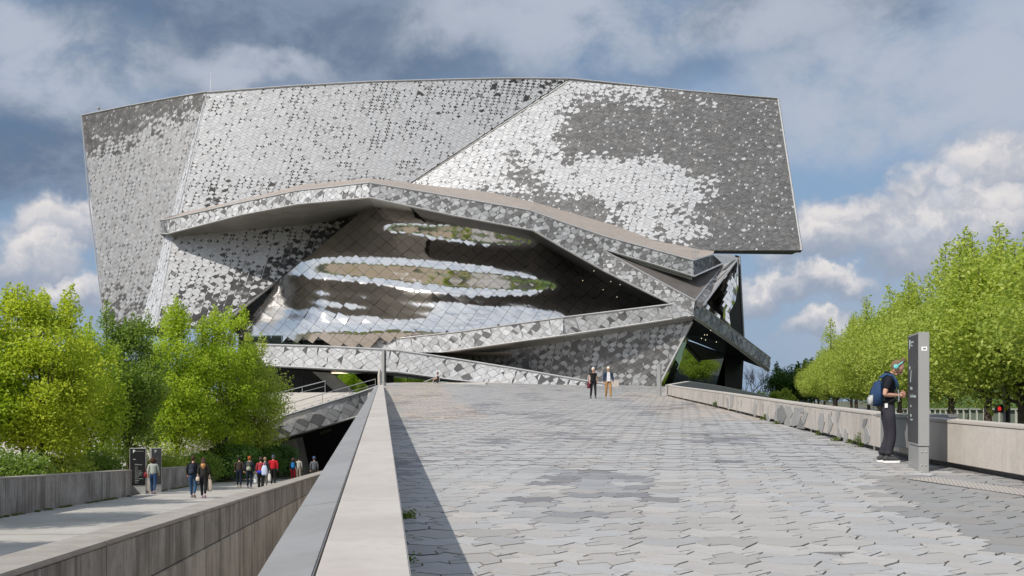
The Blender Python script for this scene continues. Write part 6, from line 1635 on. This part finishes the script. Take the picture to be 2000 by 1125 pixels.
    side_ = [(-.13, 1.36), (-.19, 1.355), (-.25, 1.27), (-.30, 1.12), (-.31, 1.0), (-.28, .93), (-.15, .915), (-.115, .98), (-.12, 1.15)]
    mb = MB(); mb.prism([(-.13, y, z) for y, z in side_], [(.13, y, z) for y, z in side_]); mb.obj('bag', BLU, b, bevel=.035, smooth=True, world=False)
    sp_ = [(-.26, 1.12), (-.325, 1.09), (-.345, .99), (-.31, .935), (-.26, .94)]
    mb = MB(); mb.prism([(-.115, y, z) for y, z in sp_], [(.135, y, z) for y, z in sp_]); mb.obj('front_pocket', cloth((.42, .43, .42)), b, bevel=.02, smooth=True, world=False)
    for s in (-1, 1):
        mb = MB(); mb.tube([(s*.085, -.14, 1.385), (s*.095, -.06, 1.445), (s*.105, .03, 1.42), (s*.105, .095, 1.32), (s*.10, .115, 1.20)], [.02, .024, .024, .022, .015], 6); mb.obj('strap', cloth((.03, .07, .16)), b, smooth=True, world=False)
        mb = MB(); mb.tube([(s*.10, .115, 1.20), (s*.105, .13, 1.10), (s*.10, .125, 1.00)], .011, 5); mb.obj('strap_webbing', cloth((.25, .28, .28)), b, world=False)
        mb = MB(); mb.tube([(s*.10, .11, 1.08), (s*.15, .0, 1.0), (s*.13, -.13, .96)], .009, 4); mb.obj('side_webbing', cloth((.03, .03, .035)), b, world=False)
    mb = MB(); mb.box(.152, .157, -.10, -.055, .90, .97) ; mb.obj('label_patch', M['white'], p, world=False)
    mb = MB(); mb.tube([wR-V3(.024, .03, .01)+V3(.027*math.cos(a)+.024, .002, .027*math.sin(a)+.01) for a in [i*math.pi/5 for i in range(11)]], .005, 4); mb.obj('bracelet', BL, p, world=False)
woman()

# ------------------------------------------------------------------ weeds
random.seed(31)
def weed(loc, h, n, label, group, spread=.12, size=.022):
    cs = [(random.gauss(0, spread), random.gauss(0, spread*.6), abs(random.gauss(h*.35, h*.3)), size*1.6, random.uniform(-.3, .3)) for _ in range(max(6, n//25))]
    w = empty('weed', loc, label, 'weed', group); me = leafobj('foliage', cs, n, size, int(abs(loc[1])*100)+3, M['grassleaf'], None, None)
    o = bpy.data.objects.new('foliage', me); COL.objects.link(o); o.parent = w
    mb = MB()
    for c in cs[:6]: mb.tube([(c[0]*.3, c[1]*.3, -.01), (c[0], c[1], c[2])], .003, 3)
    mb.obj('stem', M['grassleaf'] if False else M['mortar'], w, world=False)
for (px, y, h, n, lab) in ((803, 9.9, .08, 260, 'largest green weed tuft at the foot of the parapet in its shadow'), (806, 8.5, .05, 120, 'small weed at the parapet foot below the largest tuft'), (812, 7.6, .05, 120, 'weed tuft at the parapet foot near the bottom of the photo')):
    x = xl(y)+.30; weed((x, y, ramp_z(x, y)), h, n, lab, 'weeds along the parapet')
for (px, py, h, n, lab) in ((1681, 876, .30, 200, 'tall weed sprig against the right wall left of the woman'), (1496, 815, .34, 150, 'weed sprig at the foot of the wall before the shard inlays'), (1400, 795, .30, 200, 'weed clump at the wall foot nearest the far sign'), (1524, 830, .10, 200, 'low weed at the wall foot under the grey shards'), (1602, 853, .08, 120, 'tiny weed at the wall foot right of the shards'), (1640, 864, .09, 120, 'tiny weed at the wall foot below the second shards')):
    h_, nn_ = on_wall(px, py); q = h_+nn_*0.05; weed((q.x, q.y, ramp_z(q.x, q.y)), h, n, lab, 'weeds along the right wall', .06)
# moss line under left garden walls
cs = []
for k in range(260):
    y = random.uniform(18, 80); 
    if 43 < y < 47 or random.random() < .4: continue
    cs.append((-11.02+DIRX*y, y, path_z(y)+.02, .05, 0))
me = leafobj('moss', cs, 7000, .028, 5, M['grassleaf'], None, None, zs=.4); o = link('moss', me); o['kind'] = 'stuff'; o['label'] = 'green moss and grass along the foot of the garden wall'

# ------------------------------------------------------------------ what the mirrors see behind the camera
random.seed(77)
for i, (x, y, w_, d_, h_, lab) in enumerate(((-60, -130, 70, 20, 22, 'long beige apartment block far behind the viewpoint on the left'), (40, -140, 80, 22, 26, 'long beige apartment block far behind the viewpoint on the right'))):
    b = empty('apartment_block', (x, y, -.5), lab, 'building')
    mb = MB(); mb.box(-w_/2, w_/2, -d_/2, d_/2, 0, h_); mb.obj('wall', M['beige'], b, world=False)
    mb = MB(); mb.box(-w_/2-.4, w_/2+.4, -d_/2-.4, d_/2+.4, h_, h_+.8); mb.obj('roof', M['slabA'], b, world=False)
    wm = bpy.data.meshes.new('window'); mbw = MB(); mbw.box(-.8, .8, -.06, .06, -.9, .9); wm = mbw.mesh('window'); wm.materials.append(M['glass'])
    for r_ in range(6):
        for c in range(int(w_/5)):
            o = bpy.data.objects.new('window', wm); COL.objects.link(o); o.parent = b; o.location = (-w_/2+3+c*5, d_/2+.04, 2.5+r_*3.6)
for i in range(10):
    x = -75+i*17+random.uniform(-3, 3)
    if abs(x) < 8: continue
    place_tree('park_tree', *TR[i % 3], (x, -60-random.uniform(0, 20), -.5), random.uniform(0, 6), 1.3, 'green park tree behind the viewpoint, seen only in the mirrored panels', 'trees behind the viewpoint')
# trees standing left of the view: their shade falls on the lower path
for i, (x, y) in enumerate(((-16.4, 12), (-17.6, 22.5), (-20.6, 31))):
    place_tree('park_tree', *TR[i % 3], (x, y, path_z(y)+.5), i*2.1, 1.1, ('green park tree left of the view nearest the ramp start', 'green park tree left of the view, middle one of three', 'green park tree left of the view nearest the yellow green tree')[i], 'trees shading the lower path')
